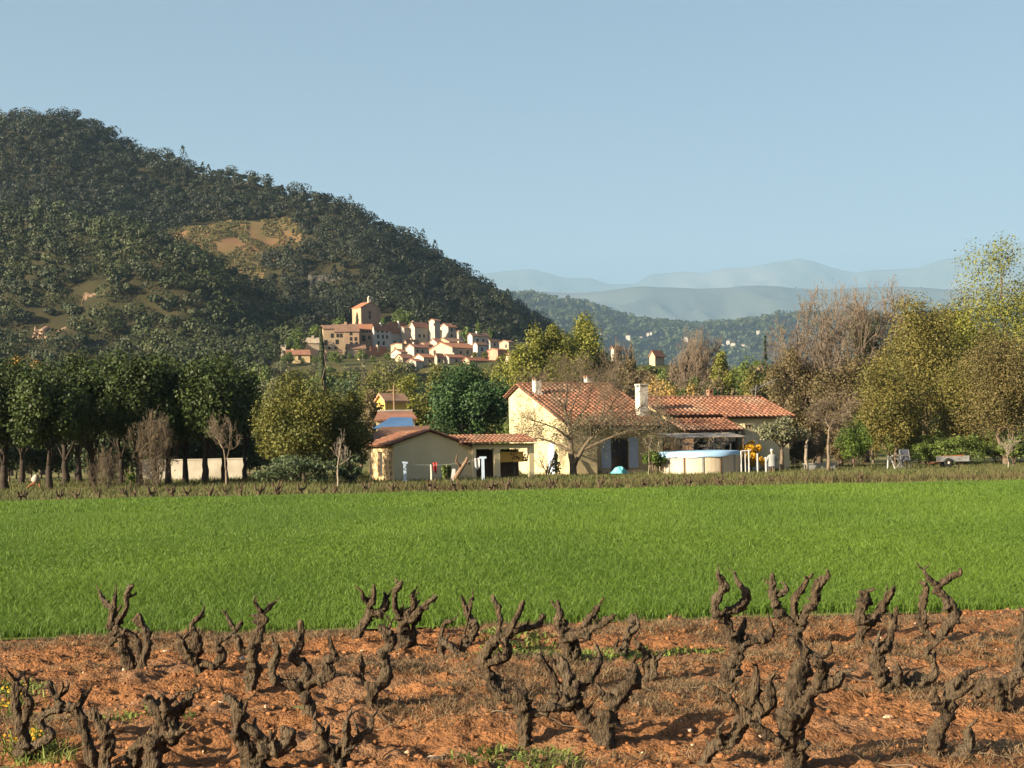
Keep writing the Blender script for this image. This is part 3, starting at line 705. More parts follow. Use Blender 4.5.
# garden of the house
tree('small_tree', 'small rust leaved tree before the dark opening of the garden wall', 514, 447, 30, 88, 'umbrella', 520, .12, 'brown', 'twig_grey', .35, nc=16, zb=0, base_r=.05)
tree('bush', 'bright green bush between the blue shutters and the pool', 653, 447, 26, 89, 'ovoid', 1300, .14, 'fresh', 'bark', .05, nc=14, zb=0, cat='bush')
tree('bush', 'pale green bush with a straight stem against the lit house corner', 556, 452, 12, 90, 'cone', 300, .12, 'poplar', 'bark', .1, nc=12, zb=0, cat='bush')
tree('bush', 'small dark bush beside the leaning log by the yellow hut wall', 447, 459, 14, 81, 'ovoid', 500, .12, 'green', 'bark', .05, nc=9, zb=0, cat='bush')
bare_tree('sapling', 'very thin bare sapling beside the right hand blue shutter', 648, 428, 16, 88.5, 3, 1, 'twig_grey', .35, spread=.5, up=.8, zb=0, base_r=.03, leaves=60, lmat='olive')
tree('yellow_shrub', 'bright yellow flowering shrub behind the white posts beside the pool', 751, 441, 27, 93, 'dome', 2600, .13, 'yellow', 'bark', .05, nc=26, zb=0, cat='shrub', nl=5)
tree('yellow_shrub', 'small low yellow shrub left of the seated person', 763, 455, 9, 92, 'ovoid', 420, .11, 'yellow', 'bark', .05, nc=7, zb=0, cat='shrub', nl=4)
tree('olive_tree', 'grey green olive tree with a crooked trunk before the right wing', 781, 417, 58, 90, 'umbrella', 2900, .13, 'grey', 'bark', .38, nc=30, zb=0, base_r=.13, fill=.7)
bare_tree('bare_tree', 'brown twiggy tree with a thin dark trunk right of the house', 827, 388, 62, 87, 6, 1, 'twig_red', .32, spread=.8, up=.45, zb=0, base_r=.09, leaves=1500, lmat='brown', size=.09)
bare_tree('dead_stump', 'pale leaning bare trunk right of the crooked olive tree', 806, 433, 10, 90, 1, 1, 'twig_grey', .7, spread=.6, up=.6, zb=0, base_r=.10, cat='tree')
tree('dark_bush', 'dense dark green bush below the bare brown trees', 853, 421, 44, 98, 'dome', 8000, .10, 'fresh', 'bark', .05, nc=26, zb=0, cat='bush')
# big trees on the right
bare_tree('bare_tree', 'tall bare brown tree left of the ivy clad tree', 815, 284, 98, 121, 6, 3, 'twig_red', .18, spread=1.05, up=.15, zb=0, base_r=.3, minr=.02, leaves=600, lmat='brown', size=.11, thin=.1)
bare_tree('ivy_clad_tree', 'tall reddish bare tree with green ivy climbing its trunk', 862, 274, 102, 126, 6, 3, 'twig_red', .2, spread=1.05, up=.15, zb=0, base_r=.3, minr=.02, leaves=900, lmat='brown', size=.11, thin=.1)
ivy_parent = [o for o in COL.objects if o.name.startswith('ivy_clad_tree')][0]
Cc, Rr = crown_clumps('column', 34, 3.4, 5.6, 7.4)
link(bpy.data.objects.new('ivy', crown_mesh('ivy', Cc, Rr, 3.2, 4, 5200, .22, M['ivy'])), ivy_parent)
tree('broadleaf_tree', 'tawny brown autumn tree behind the end of the right roof', 792, 336, 62, 120, 'dome', 10120, 0.150, 'brown', 'bark', .1, nc=44, zb=0, fill=.8)
tree('broadleaf_tree', 'rust brown bushy tree below the two tall bare trees', 838, 344, 62, 112, 'dome', 9460, 0.143, 'brown', 'bark', .1, nc=40, zb=0, fill=.8)
tree('oak_tree', 'large olive yellow oak just right of the ivy clad tree', 922, 284, 108, 112, 'ovoid', 44550, 0.131, 'oak', 'bark', .04, nc=100, zb=0, fill=.7)
tree('oak_tree', 'lower rounded olive oak in front of the large oak', 893, 352, 84, 102, 'dome', 25245, 0.114, 'oak', 'bark', .03, nc=70, zb=0, fill=.7)
tree('oak_tree', 'tallest light green tree at the right edge with gaps of sky', 1000, 236, 122, 118, 'round', 24354, 0.137, 'poplar', 'bark', .2, nc=44, zb=0, base_r=.3, fill=.6)
tree('oak_tree', 'brownish olive tree in front at the right edge of the photo', 1003, 318, 100, 98, 'dome', 32670, 0.108, 'oakb', 'bark', .04, nc=80, zb=0, fill=.7)
tree('oak_tree', 'olive green tree between the two trailers and the tall right tree', 957, 356, 72, 104, 'dome', 19305, 0.108, 'oak', 'bark', .03, nc=60, zb=0, fill=.7)
tree('oak_tree', 'tall olive tree between the large oak and the tallest right tree', 958, 282, 84, 122, 'round', 21600, 0.134, 'oak', 'bark', .1, nc=70, zb=0, fill=.7)
tree('bush', 'dark shady bush behind the old trailer wheel', 930, 428, 60, 110, 'dome', 3200, .2, 'green', 'bark', .05, nc=24, zb=0, cat='bush')
tree('bush', 'small green bush at the right edge below the brownish tree', 1013, 432, 34, 93, 'dome', 1900, .15, 'green', 'bark', .05, nc=20, zb=0, cat='bush')
bare_tree('sapling', 'thin bare sapling at the right edge by the verge', 1008, 436, 22, 86, 4, 2, 'twig_grey', .2, spread=.5, up=.8, zb=0, base_r=.05)
tree('bush', 'dark bush filling the gap between the ivy clad tree and the oaks', 872, 400, 50, 117, 'dome', 2800, .2, 'green', 'bark', .05, nc=24, zb=0, cat='bush')
# middle distance behind the house
mid = [
 ('poplar_tree', 'left spire of the pale green trees behind the house', 526, 318, 62, 150, 'dome', 7000, .3, 'poplar', .1),
 ('poplar_tree', 'tallest of the pale green trees behind the house', 546, 304, 72, 152, 'ovoid', 9500, .3, 'poplar', .1),
 ('poplar_tree', 'right hand and broadest of the pale green trees behind the house', 580, 311, 84, 155, 'dome', 16200, 0.252, 'poplar', .1),
 ('broadleaf_tree', 'olive tree below the pale green trees, behind the left chimney', 575, 352, 84, 140, 'dome', 5200, .26, 'olive', .08),
 ('broadleaf_tree', 'yellow green tree behind the gable of the main house', 520, 352, 46, 142, 'dome', 3000, .26, 'poplar', .08),
 ('golden_tree', 'bright golden tree behind the tall white chimney', 656, 360, 62, 122, 'ovoid', 4400, .24, 'gold', .06),
 ('golden_tree', 'smaller golden bush tree behind the right wing roof', 690, 376, 36, 124, 'ovoid', 1800, .22, 'gold', .06),
 ('broadleaf_tree', 'olive tree in front of the white tower house', 613, 363, 40, 190, 'dome', 2200, .3, 'olive', .08),
 ('broadleaf_tree', 'tawny tree hiding the foot of the long roofed villa', 655, 358, 44, 200, 'dome', 2200, .3, 'brown', .08),
 ('broadleaf_tree', 'dark green tree below the half hidden white house with red roof', 690, 373, 40, 170, 'dome', 2200, .28, 'green', .08),
 ('broadleaf_tree', 'wide tawny thicket tree at the foot of the tall bare brown tree', 812, 352, 88, 124, 'dome', 4200, .24, 'brown', .04),
 ('broadleaf_tree', 'brown hazel tree between the white tower house and the golden tree', 632, 346, 44, 165, 'dome', 2600, .3, 'brown', .08),
 ('broadleaf_tree', 'yellow green tree right of the pinkish bare tree', 721, 345, 36, 165, 'ovoid', 2600, .28, 'poplar', .08),
 ('broadleaf_tree', 'green tree right of the yellow green one, before the hazy valley', 745, 350, 44, 172, 'dome', 2800, .3, 'green', .08),
 ('round_pine_tree', 'small round green pine above the terracotta chimney', 713, 379, 32, 116, 'dome', 2300, .22, 'pine_b', .1),
 ('broadleaf_tree', 'ochre autumn tree behind the ridge of the right wing', 753, 366, 42, 128, 'dome', 2600, .24, 'oak', .08),
 ('broadleaf_tree', 'orange brown autumn tree behind the roof aerial', 778, 362, 44, 132, 'dome', 2800, .24, 'oakb', .08),
 ('conifer_tree', 'slim dark conifer standing before the hazy valley', 765, 333, 11, 175, 'cone', 900, .3, 'cypress', .05),
 ('cypress_tree', 'tall slender dark cypress in front of the village', 321, 327, 9.5, 180, 'column', 4200, .3, 'cypress', .03),
 ('broadleaf_tree', 'rounded olive tree directly below the village', 385, 359, 74, 190, 'dome', 4800, .32, 'olive', .08),
 ('broadleaf_tree', 'dark blue green oak at the foot of the old stone houses', 349, 355, 40, 230, 'dome', 2300, .36, 'bluegreen', .08),
 ('broadleaf_tree', 'green tree left of the cypress, below the yellow villa', 302, 362, 36, 200, 'dome', 2300, .34, 'green', .08),
 ('broadleaf_tree', 'pale tan autumn tree left of the yellow house', 369, 377, 30, 125, 'ovoid', 1700, .22, 'brown', .08),
 ('broadleaf_tree', 'yellow green tree between the yellow house and the round pine', 412, 374, 44, 150, 'dome', 3000, .28, 'poplar', .08),
 ('broadleaf_tree', 'olive tree under the right end of the village', 440, 362, 52, 210, 'dome', 3000, .34, 'olive', .08),
 ('broadleaf_tree', 'pale grey green tree at the right foot of the hill', 271, 359, 34, 210, 'dome', 2200, .34, 'grey', .08),
 ('broadleaf_tree', 'pale yellow green tree beside the red wall at the village end', 498, 346, 40, 240, 'dome', 2400, .36, 'poplar', .08),
 ('broadleaf_tree', 'olive tree in the gap between the round pine and the gable', 500, 372, 34, 150, 'dome', 2200, .26, 'olive', .08),
 ('autumn_tree', 'orange autumn tree behind the pines at the left edge', 8, 344, 40, 150, 'dome', 2600, .28, 'orange', .08),
 ('autumn_tree', 'smaller yellow orange tree beside the orange one behind the pines', 40, 347, 36, 152, 'ovoid', 1900, .28, 'orange', .08),
 ('broadleaf_tree', 'green tree on the slope left of the village street', 296, 324, 22, 455, 'dome', 900, .7, 'green', .08),
 ('broadleaf_tree', 'light green tree below the chapel on its left', 318, 322, 34, 500, 'dome', 1100, .75, 'green', .08),
 ('broadleaf_tree', 'light green tree hugging the left wall of the chapel', 339, 316, 18, 530, 'dome', 800, .75, 'green', .08),
 ('broadleaf_tree', 'bright green tree right of the chapel', 383, 316, 15, 520, 'dome', 700, .75, 'fresh', .08),
 ('broadleaf_tree', 'bright green tree above the grey row of village houses', 405, 308, 34, 520, 'dome', 1300, .75, 'green', .08),
 ('conifer_tree', 'pale conifer rising behind the right hand village houses', 478, 320, 12, 500, 'cone', 600, .7, 'green', .05),
 ('conifer_tree', 'shorter conifer at the far right of the village', 490, 327, 10, 500, 'cone', 500, .7, 'green', .05),
 ('broadleaf_tree', 'small green tree between the white tower and the conifer', 466, 326, 14, 505, 'dome', 500, .7, 'green', .08),
 ('conifer_tree', 'tiny dark cypress against the chapel wall', 357, 313, 4, 533, 'column', 260, .6, 'cypress', .03),
 ('conifer_tree', 'pale feathery tree standing in front of the village roofs', 363, 346, 12, 400, 'cone', 500, .5, 'grey', .05),
]
for nm, lb, px, yt, w, Y, shp, nl_, sz, mt, th in mid:
    tree(nm, lb, px, yt, w, Y, shp, int(nl_ * 2.1), sz * .75, mt, 'bark', th, nc=26 if shp != 'dome' else 34, fill=.7, nl=8)
bare_tree('bare_tree', 'round pinkish grey bare tree against the hazy valley', 690, 326, 54, 185, 6, 3, 'twig_red', .2, spread=.7, up=.7, base_r=.2, minr=.022, leaves=700, lmat='brown', size=.13)
bare_tree('bare_tree', 'small bare brown tree beside the white tower house', 623, 336, 26, 170, 5, 2, 'twig', .2, spread=.6, up=.7, base_r=.15, minr=.03, leaves=500, lmat='brown', size=.16)
for lb, px, yt, w, Y in (('dark bush at the foot of the large oak', 905, 424, 60, 106), ('dark bush between the garden table and the trailer', 925, 436, 40, 101), ('dark bush behind the trailer', 962, 430, 58, 100), ('dark bush under the brownish tree at the right edge', 995, 428, 60, 103), ('tawny bush right of the thin trunked brown tree', 838, 432, 40, 101), ('tawny bush between the olive tree and the thin trunked brown tree', 806, 430, 46, 102)):
    tree('bush', lb, px, yt, w, Y, 'dome', 7500, .10, 'brown' if 'tawny' in lb else 'green', 'bark', .03, nc=30, zb=0, cat='bush', fill=.8)
# wooded belts on the plain: copies of a few trees that nothing tells apart
def belt(name, label, group, src_kind, spots, mat, size=.34):
    first = None
    for (px, yt, w, Y) in spots:
        t = tree(name, label, px, yt, w, Y, 'dome', 2400, size, mat, 'bark', .08, nc=28, group=group, nl=6) if first is None else copy_tree(first[0])
        if first is None: first = (t, w * Y, P(px, yt, Y).z - hz1(P(px, yt, Y).x, Y))
        else:
            tp = P(px, yt, Y); zb = hz1(tp.x, Y); t.location = (tp.x, Y, zb)
            s = w * Y / first[1]; t.scale = (s, s, (tp.z - zb) / first[2]); t.rotation_euler.z = rs.rand() * 6.28
def spots(x0, x1, n, y0, y1, w0, w1, Ya, Yb):
    return [(x0 + (x1 - x0) * (i + .5 + .5 * (rs.rand() - .5)) / n, y0 + (y1 - y0) * rs.rand(), w0 + (w1 - w0) * rs.rand(), Ya + (Yb - Ya) * rs.rand()) for i in range(n)]
belt('broadleaf_tree', 'green tree in the belt of wood along the foot of the hill', 'trees along the foot of the hill', 0, spots(-20, 270, 15, 345, 362, 24, 40, 210, 280), 'green')
belt('broadleaf_tree', 'olive tree in the thicket between the hut and the village', 'trees in the thicket below the village', 0, spots(255, 520, 12, 372, 384, 30, 46, 150, 230), 'olive', .3)
belt('broadleaf_tree', 'dull green tree in the wood behind the farmhouse roofs', 'trees in the wood behind the farmhouse', 0, spots(590, 800, 12, 352, 376, 30, 48, 190, 300), 'green', .34)
belt('broadleaf_tree', 'brown autumn tree in the wood behind the farmhouse roofs', 'brown trees in the wood behind the farmhouse', 0, spots(600, 830, 9, 366, 384, 28, 44, 150, 190), 'brown', .3)
belt('broadleaf_tree', 'shady tree in the wood behind the oaks on the right', 'trees behind the oaks on the right', 0, spots(790, 1040, 9, 345, 380, 40, 60, 160, 220), 'green', .34)
belt('broadleaf_tree', 'shady bush under the wood behind the farmhouse', 'bushes behind the farmhouse', 0, spots(500, 800, 9, 400, 415, 36, 50, 125, 140), 'green', .24)
belt('broadleaf_tree', 'dark bush in the shade behind the umbrella pines', 'bushes behind the umbrella pines', 0, spots(-20, 270, 15, 414, 436, 44, 60, 103, 116), 'cypress', .2)
def slope_belt(label, n, mat, x0, x1, Ya, Yb, ya, yb, group='trees on the slope below the village houses', zf=None, hmax=10):
    first = None; zf = zf or hz1
    for i in range(n):
        px = x0 + (x1 - x0) * (i + rs.rand()) / n; Y = Ya + (Yb - Ya) * rs.rand(); yt = ya + (yb - ya) * rs.rand()
        c = P(px, yt, Y); zb = zf(c.x, Y); h = c.z - zb
        if h < 1.6: continue
        h = min(h, hmax)
        if first is None:
            first = tree('broadleaf_tree', label, px, HY - (zb + h - CAMZ) / Y * F, h * 1.1 * F / Y, Y, 'dome', 2600, .055 * h, mat, 'bark', .06, nc=28, group=group, nl=5, zb=zb); h0_ = first.children[0].dimensions.z; h0_ = h
        else:
            t = copy_tree(first); t.location = (c.x, Y, zb); s_ = h / h0_; t.scale = (s_ * (1 + .5 * rs.rand()), s_ * 1.1, s_); t.rotation_euler.z = rs.rand() * 6.28
slope_belt('olive tree on the slope between the village and the plain', 40, 'olive', 268, 515, 398, 434, 364, 384)
slope_belt('green tree on the slope between the village and the plain', 44, 'green', 262, 520, 394, 432, 366, 390)
slope_belt('small green tree in front of the old stone row of the village', 26, 'green', 276, 392, 436, 457, 354, 361, 'small trees in front of the stone houses', None, 6)
slope_belt('small olive tree by the right hand village houses', 12, 'olive', 470, 522, 434, 452, 352, 359, 'small trees by the right hand village houses', None, 6)
slope_belt('grey green tree among the gardens at the lower edge of the village', 14, 'grey', 270, 500, 420, 436, 362, 368)
slope_belt('tawny tree on the wooded rise behind the farmhouse', 34, 'brown', 560, 860, 215, 318, 356, 392, 'tawny trees on the rise behind the farmhouse', rise_z, 11)
slope_belt('dull green tree on the wooded rise behind the farmhouse', 40, 'green', 555, 900, 215, 322, 354, 392, 'green trees on the rise behind the farmhouse', rise_z, 11)
slope_belt('olive yellow tree on the wooded rise behind the farmhouse', 24, 'oak', 560, 840, 215, 312, 360, 394, 'olive trees on the rise behind the farmhouse', rise_z, 11)

belt('shrub', 'low dark shrub filling the shade far behind the pine trunks', 'shrubs far behind the umbrella pines', 0, spots(-30, 262, 15, 442, 450, 44, 60, 118, 128), 'pine_b', .2)
# the spreading tree in front of the house, built limb by limb
def house_tree():
    Y = 90.5; b = G(573, 475); b = P(573, 476, Y); b.z = 0
    root = empty('spreading_tree', b); tag(root, 'spreading half bare tree with forked trunk in front of the house', 'tree')
    def L(pts, r0, r1):
        q = []
        for i, (x, y, o) in enumerate(pts):
            v = P(x, y, Y + o) - b; q.append(v)
        # smooth
        out = []
        for a, c in zip(q[:-1], q[1:]): out += [a, a.lerp(c, .5) + Vector((rs.randn(), rs.randn(), rs.randn())) * .02]
        out.append(q[-1]); return (out, np.linspace(r0, r1, len(out)))
    limbs = [L([(573, 478, 0), (573, 468, 0), (571, 456, 0), (570.5, 445, .2), (571, 432, .4), (567, 418, .5), (565, 405, .6), (567, 390, .6), (566, 378, .6)], .26, .03),
             L([(574, 466, 0), (579, 456, -.3), (584, 447, -.6), (592, 437, -.9), (600, 425, -1.1), (608, 411, -1.3), (617, 397, -1.4)], .17, .03),
             L([(583, 449, -.5), (596, 444, -.9), (612, 437, -1.2), (628, 431, -1.5), (643, 429, -1.7), (655, 431, -1.8)], .11, .02),
             L([(571, 451, 0), (560, 446, .3), (549, 441, .6), (538, 438, .9), (529, 440, 1)], .10, .02),
             L([(571, 440, .2), (560, 431, 0), (547, 425, -.3), (535, 421, -.5)], .08, .02),
             L([(571, 430, .3), (580, 416, .8), (588, 402, 1.1), (592, 388, 1.2)], .09, .02),
             L([(600, 425, -1), (612, 420, -.6), (626, 413, -.5), (640, 408, -.5)], .06, .015),
             L([(566, 410, .5), (557, 399, .2), (550, 390, .1)], .06, .015),
             L([(566, 420, .5), (573, 406, .3), (579, 392, .1), (582, 379, 0)], .08, .02),
             L([(600, 425, -1.0), (604, 408, -.7), (603, 392, -.5), (607, 381, -.5)], .07, .015),
             L([(568, 425, .4), (552, 412, .8), (541, 402, 1.0), (536, 393, 1)], .07, .015),
             L([(608, 411, -1.3), (622, 405, -1.6), (634, 396, -1.8)], .05, .012),
             L([(592, 437, -.9), (590, 425, -1.4), (596, 410, -1.7), (601, 397, -1.8)], .06, .015)]
    tube_obj('trunk', limbs, 7, M['twig'], root)
    pol, tips = [], []
    for pts, r in limbs:
        for i in range(4, len(pts)):
            for _ in range(3):
                d = (pts[i] - pts[i - 1]).normalized() + Vector((rs.randn(), rs.randn(), rs.randn() + .3)) * .7
                branch(pol, pts[i], d, .6 + .5 * rs.rand(), .018, 3, .8, .3, tips)
    tube_obj('crown', [(p, np.maximum(r, .0055)) for p, r in pol], 3, M['twig'], root)
    T = np.array([tuple(t) for t in tips]); low = T[(T[:, 2] < 3.9)]
    NL = 6500; idx = rs.randint(0, len(low), NL); c = low[idx] + rs.randn(NL, 3) * .25
    V, Fs = leafquads(c, unit(NL), .08 * (.6 + .8 * rs.rand(NL)), .6)
    link(bpy.data.objects.new('foliage', npmesh('foliage', V, Fs, M['grey'])), root)
house_tree()
bare_tree('sapling', 'bare young tree beside the blue door of the lit house corner', 546, 448, 26, 89.2, 3, 3, 'twig_grey', .1, spread=.8, up=.6, zb=0, base_r=.05)
# ================================================================ buildings
A_H = RAD(22); rD = Vector((math.cos(A_H), math.sin(A_H), 0)); gD = Vector((math.sin(A_H), -math.cos(A_H), 0))
class Frame:
    """a house frame: a runs along the front, b towards the viewer, z up"""
    def __init__(s, o): s.o = Vector((o[0], o[1], 0))
    def w(s, a, b, z): return s.o + rD * a + gD * b + Vector((0, 0, z))
    def hit(s, px, py, b):      # pixel on the vertical plane at b -> (a, z)
        dx, dz = ray(px, py); d = Vector((dx, 1, dz)); n = gD
        t = ((s.o + gD * b - Vector((0, 0, CAMZ))).dot(n)) / d.dot(n); p = Vector((0, 0, CAMZ)) + d * t
        return (p - s.o).dot(rD), p.z
    def plane(s, px, py, p0, n):
        dx, dz = ray(px, py); d = Vector((dx, 1, dz)); t = (p0 - Vector((0, 0, CAMZ))).dot(n) / d.dot(n)
        p = Vector((0, 0, CAMZ)) + d * t - s.o
        return p.dot(rD), p.dot(gD), p.z
def fbx(m, fr, a0, a1, b0, b1, z0, z1):
    """box in a frame"""
    return m.hexa([fr.w(a0, b1, z0), fr.w(a1, b1, z0), fr.w(a1, b0, z0), fr.w(a0, b0, z0), fr.w(a0, b1, z1), fr.w(a1, b1, z1), fr.w(a1, b0, z1), fr.w(a0, b0, z1)])
def thing(name, label, cat, loc, group=None): return tag(empty(name, loc), label, cat, group)
def pbuild(m, name, mat, root):
    o = root.location.copy(); q = root.parent
    while q: o += q.location; q = q.parent
    m.v = [tuple(Vector(v) - o) for v in m.v]
    return m.build(name, mat, root)
def roof(root, fr, a0, a1, b0, z0, b1, z1, per=.36, step=.42, name='roof'):
    """canal tiles from the ridge (b0,z0) down to the eave (b1,z1)"""
    L = math.hypot(b1 - b0, z1 - z0); up = Vector((0, 0, 1)); sd = (gD * (b1 - b0) + up * (z1 - z0)).normalized()
    nrm = rD.cross(sd); nrm = nrm if nrm.z > 0 else -nrm
    base = MB(); th = .10
    c = [fr.w(a0, b0, z0), fr.w(a1, b0, z0), fr.w(a1, b1, z1), fr.w(a0, b1, z1)]
    base.hexa([c[3] - nrm * th, c[2] - nrm * th, c[1] - nrm * th, c[0] - nrm * th, c[3], c[2], c[1], c[0]])
    ro = pbuild(base, name, M['under'], root)
    t = MB(); n = int((a1 - a0) / per); k = int(L / step) + 1
    for i in range(n + 1):
        ac = a0 + (i + .0) * (a1 - a0) / n
        for j in range(k):
            s0, s1 = j * step, min((j + 1) * step + .05, L + .05)
            jit = rs.randn() * .008
            vs = []
            for s, rr, lift in ((s0, per * .26, .0), (s1, per * .33, .04)):
                p = fr.w(ac + jit, b0, z0) + sd * s
                for q in range(6):
                    an = math.pi * q / 5
                    vs.append(p + rD * (math.cos(an) * rr) + nrm * (math.sin(an) * rr * 1.0 + lift))
            t.add(vs, [(q, q + 1, q + 7, q + 6) for q in range(5)] + [tuple(range(6, 12))])
    pbuild(t, 'tiles', M['tile'], ro)
    # ridge tiles
    return ro
def ridge_cap(ro_root, fr, a0, a1, b, z):
    t = MB(); n = int((a1 - a0) / .4)
    for i in range(n):
        s0 = a0 + i * (a1 - a0) / n; s1 = s0 + (a1 - a0) / n + .04; vs = []
        for s, rr in ((s0, .13), (s1, .15)):
            p = fr.w(s, b, z)
            for q in range(7): an = math.pi * q / 6; vs.append(p + gD * (math.cos(an) * rr) + Vector((0, 0, math.sin(an) * rr - .02)))
        t.add(vs, [(q, q + 1, q + 8, q + 7) for q in range(6)])
    pbuild(t, 'ridge_tiles', M['tile'], ro_root)
def chimney(root, fr, px, y0, y1, wpx, b_or_plane, mat, cap='tile', depth=.55):
    a, b, z = b_or_plane; Y = fr.w(a, b, z).y; w = wpx * Y / F / 2
    top = z + (y1 - y0) * Y / F
    m = MB(); fbx(m, fr, a - w, a + w, b - depth / 2, b + depth / 2, z - .5, top - .22)
    for da in (-w * .8, w * .8):
        for db in (-depth * .4, depth * .4): fbx(m, fr, a + da - w * .22, a + da + w * .22, b + db - .06, b + db + .06, top - .22, top - .09)
    o = pbuild(m, 'chimney', M[mat], root)
    m = MB(); fbx(m, fr, a - w * 1.12, a + w * 1.12, b - depth * .56, b + depth * .56, top - .09, top); pbuild(m, 'cap', M['white'] if cap != 'tile' else M['tile'], o)
    m = MB(); fbx(m, fr, a - w * .75, a + w * .75, b - depth * .36, b + depth * .36, top - .218, top - .092); pbuild(m, 'flue', M['dark'], o)
    m = MB(); fbx(m, fr, a - w * 1.35, a + w * 1.35, b - depth * .62, b + depth * .62, z - .2, z + .09); pbuild(m, 'flashing', M[mat], o)
def shutter(root, fr, a0, a1, b, z0, z1):
    m = MB(); fbx(m, fr, a0, a1, b, b + .05, z0, z1); o = pbuild(m, 'shutter', M['blue'], root)
    m = MB()
    for f in (.12, .5, .88): fbx(m, fr, a0 + .04, a1 - .04, b + .05, b + .07, z0 + (z1 - z0) * f - .05, z0 + (z1 - z0) * f + .05)
    pbuild(m, 'batten', M['blue'], o)

# ---- main house
O = P(517.5, 386.5, 100); H = Frame(O); ZR = 6.35; ZE = 3.15; BE = 9.0; sl = (ZR - ZE) / BE
root = thing('farmhouse', 'two storey cream farmhouse with tiled roof and blue shutters', 'house', H.w(3.5, 4, 0))
AW = 7.0
def gable(m, a0, a1, b0, b1, zs):
    """zs: outline in (b,z)"""
    return m.add([H.w(a0, b, z) for b, z in zs] + [H.w(a1, b, z) for b, z in zs],
                 [tuple(range(len(zs))), tuple(range(2 * len(zs) - 1, len(zs) - 1, -1))] + [(i, i + len(zs), (i + 1) % len(zs) + len(zs), (i + 1) % len(zs)) for i in range(len(zs))])
m = MB(); prof = [(-2.1, -.2), (8.6, -.2), (8.6, ZR - sl * 8.6 - .12), (0, ZR - .12), (-2.1, 5.5)]
gable(m, .15, .45, 0, 0, prof)
gable(m, AW - .3, AW, 0, 0, prof)
fbx(m, H, .45, AW - .3, -2.1, -1.8, -.2, 5.45)
zt = ZR - sl * 8.6 - .14
a_st, _ = H.hit(597, 455, 8.6)
fbx(m, H, .45, a_st, 8.3, 8.597, -.2, zt)                     # lit front corner
fbx(m, H, a_st - .3, a_st - .003, 7.5, 8.3, -.2, zt)
bw = 7.6
s0, _ = H.hit(601, 455, bw); s1, _ = H.hit(611, 455, bw); s2, _ = H.hit(628.5, 455, bw); s3, _ = H.hit(638, 455, bw)
fbx(m, H, a_st - .3, s1, bw - .3, bw, -.2, 3.4); fbx(m, H, s2, AW - .3, bw - .3, bw, -.2, 3.4); fbx(m, H, s1, s2, bw - .3, bw, 2.35, 3.4)
pbuild(m, 'wall', M['cream'], root)
m = MB(); fbx(m, H, .45, AW - .3, 7.2, 7.28, -.1, 3.3); pbuild(m, 'inner_wall', M['brownwood'], root)
m = MB(); fbx(m, H, s1, s1 + .07, bw - .2, bw - .1, 0, 2.35); fbx(m, H, s2 - .07, s2, bw - .2, bw - .1, 0, 2.35); fbx(m, H, s1 + .07, s2 - .07, bw - .2, bw - .1, 2.28, 2.35); fbx(m, H, (s1 + s2) / 2 - .04, (s1 + s2) / 2 + .04, bw - .19, bw - .11, 0, 2.28)
d_ = pbuild(m, 'door', M['brownwood'], root)
m = MB(); fbx(m, H, s1 + .07, s2 - .07, bw - .17, bw - .15, .35, 2.28); pbuild(m, 'pane', M['glass'], d_)
shutter(root, H, s0, s1 - .02, bw + .004, .35, 2.4); shutter(root, H, s2 + .02, s3, bw + .004, .35, 2.4)
m = MB(); fbx(m, H, s0 - .2, s3 + .3, bw, bw + .5, -.1, .2); pbuild(m, 'doorstep', M['poolwall'], root)
def ghit(px, py):
    dx, dz = ray(px, py); d = Vector((dx, 1, dz)); t = ((H.o + rD * .15 - Vector((0, 0, CAMZ))).dot(rD)) / d.dot(rD); return (d * t - H.o).dot(gD)
q0, q1 = ghit(549, 460), ghit(555, 460)
m = MB(); fbx(m, H, .10, .147, q0, q1, .05, 2.1); dq = pbuild(m, 'side_door', M['blue'], root)
m = MB()
for f in (.3, 1.1, 1.9): fbx(m, H, .08, .10, q0 + .08, q1 - .08, f, f + .1)
pbuild(m, 'batten', M['blue'], dq)
ro = roof(root, H, -.05, 7.25, 0, ZR, BE, ZE)
roof(root, H, -.05, 7.25, 0, ZR, -2.4, 5.55, name='roof')
ridge_cap(ro, H, -.05, 7.25, 0, ZR + .06)
m = MB(); fbx(m, H, .1, 7.2, 8.85, 8.97, ZE - .02 - .2, ZE - .10); m.tube([H.w(7.12, 8.9, ZE - .15), H.w(7.12, 8.66, ZE - .5), H.w(7.12, 8.66, 0)], .05); pbuild(m, 'gutter', M['brownwood'], root)
pn_ = (rD.cross(gD * BE + Vector((0, 0, ZE - ZR)))).normalized(); p0 = H.w(0, 0, ZR)
chimney(root, H, 537, 378, 394, 6.5, H.plane(537, 394, p0, pn_), 'white')
an, _ = H.hit(590, 380, 0); chimney(root, H, 590, 372, 382, 7.5, (an, -.2, ZR - .05), 'white')
chimney(root, H, 642, 384, 415, 9, H.plane(642, 415, p0, pn_), 'white', cap='white', depth=.7)

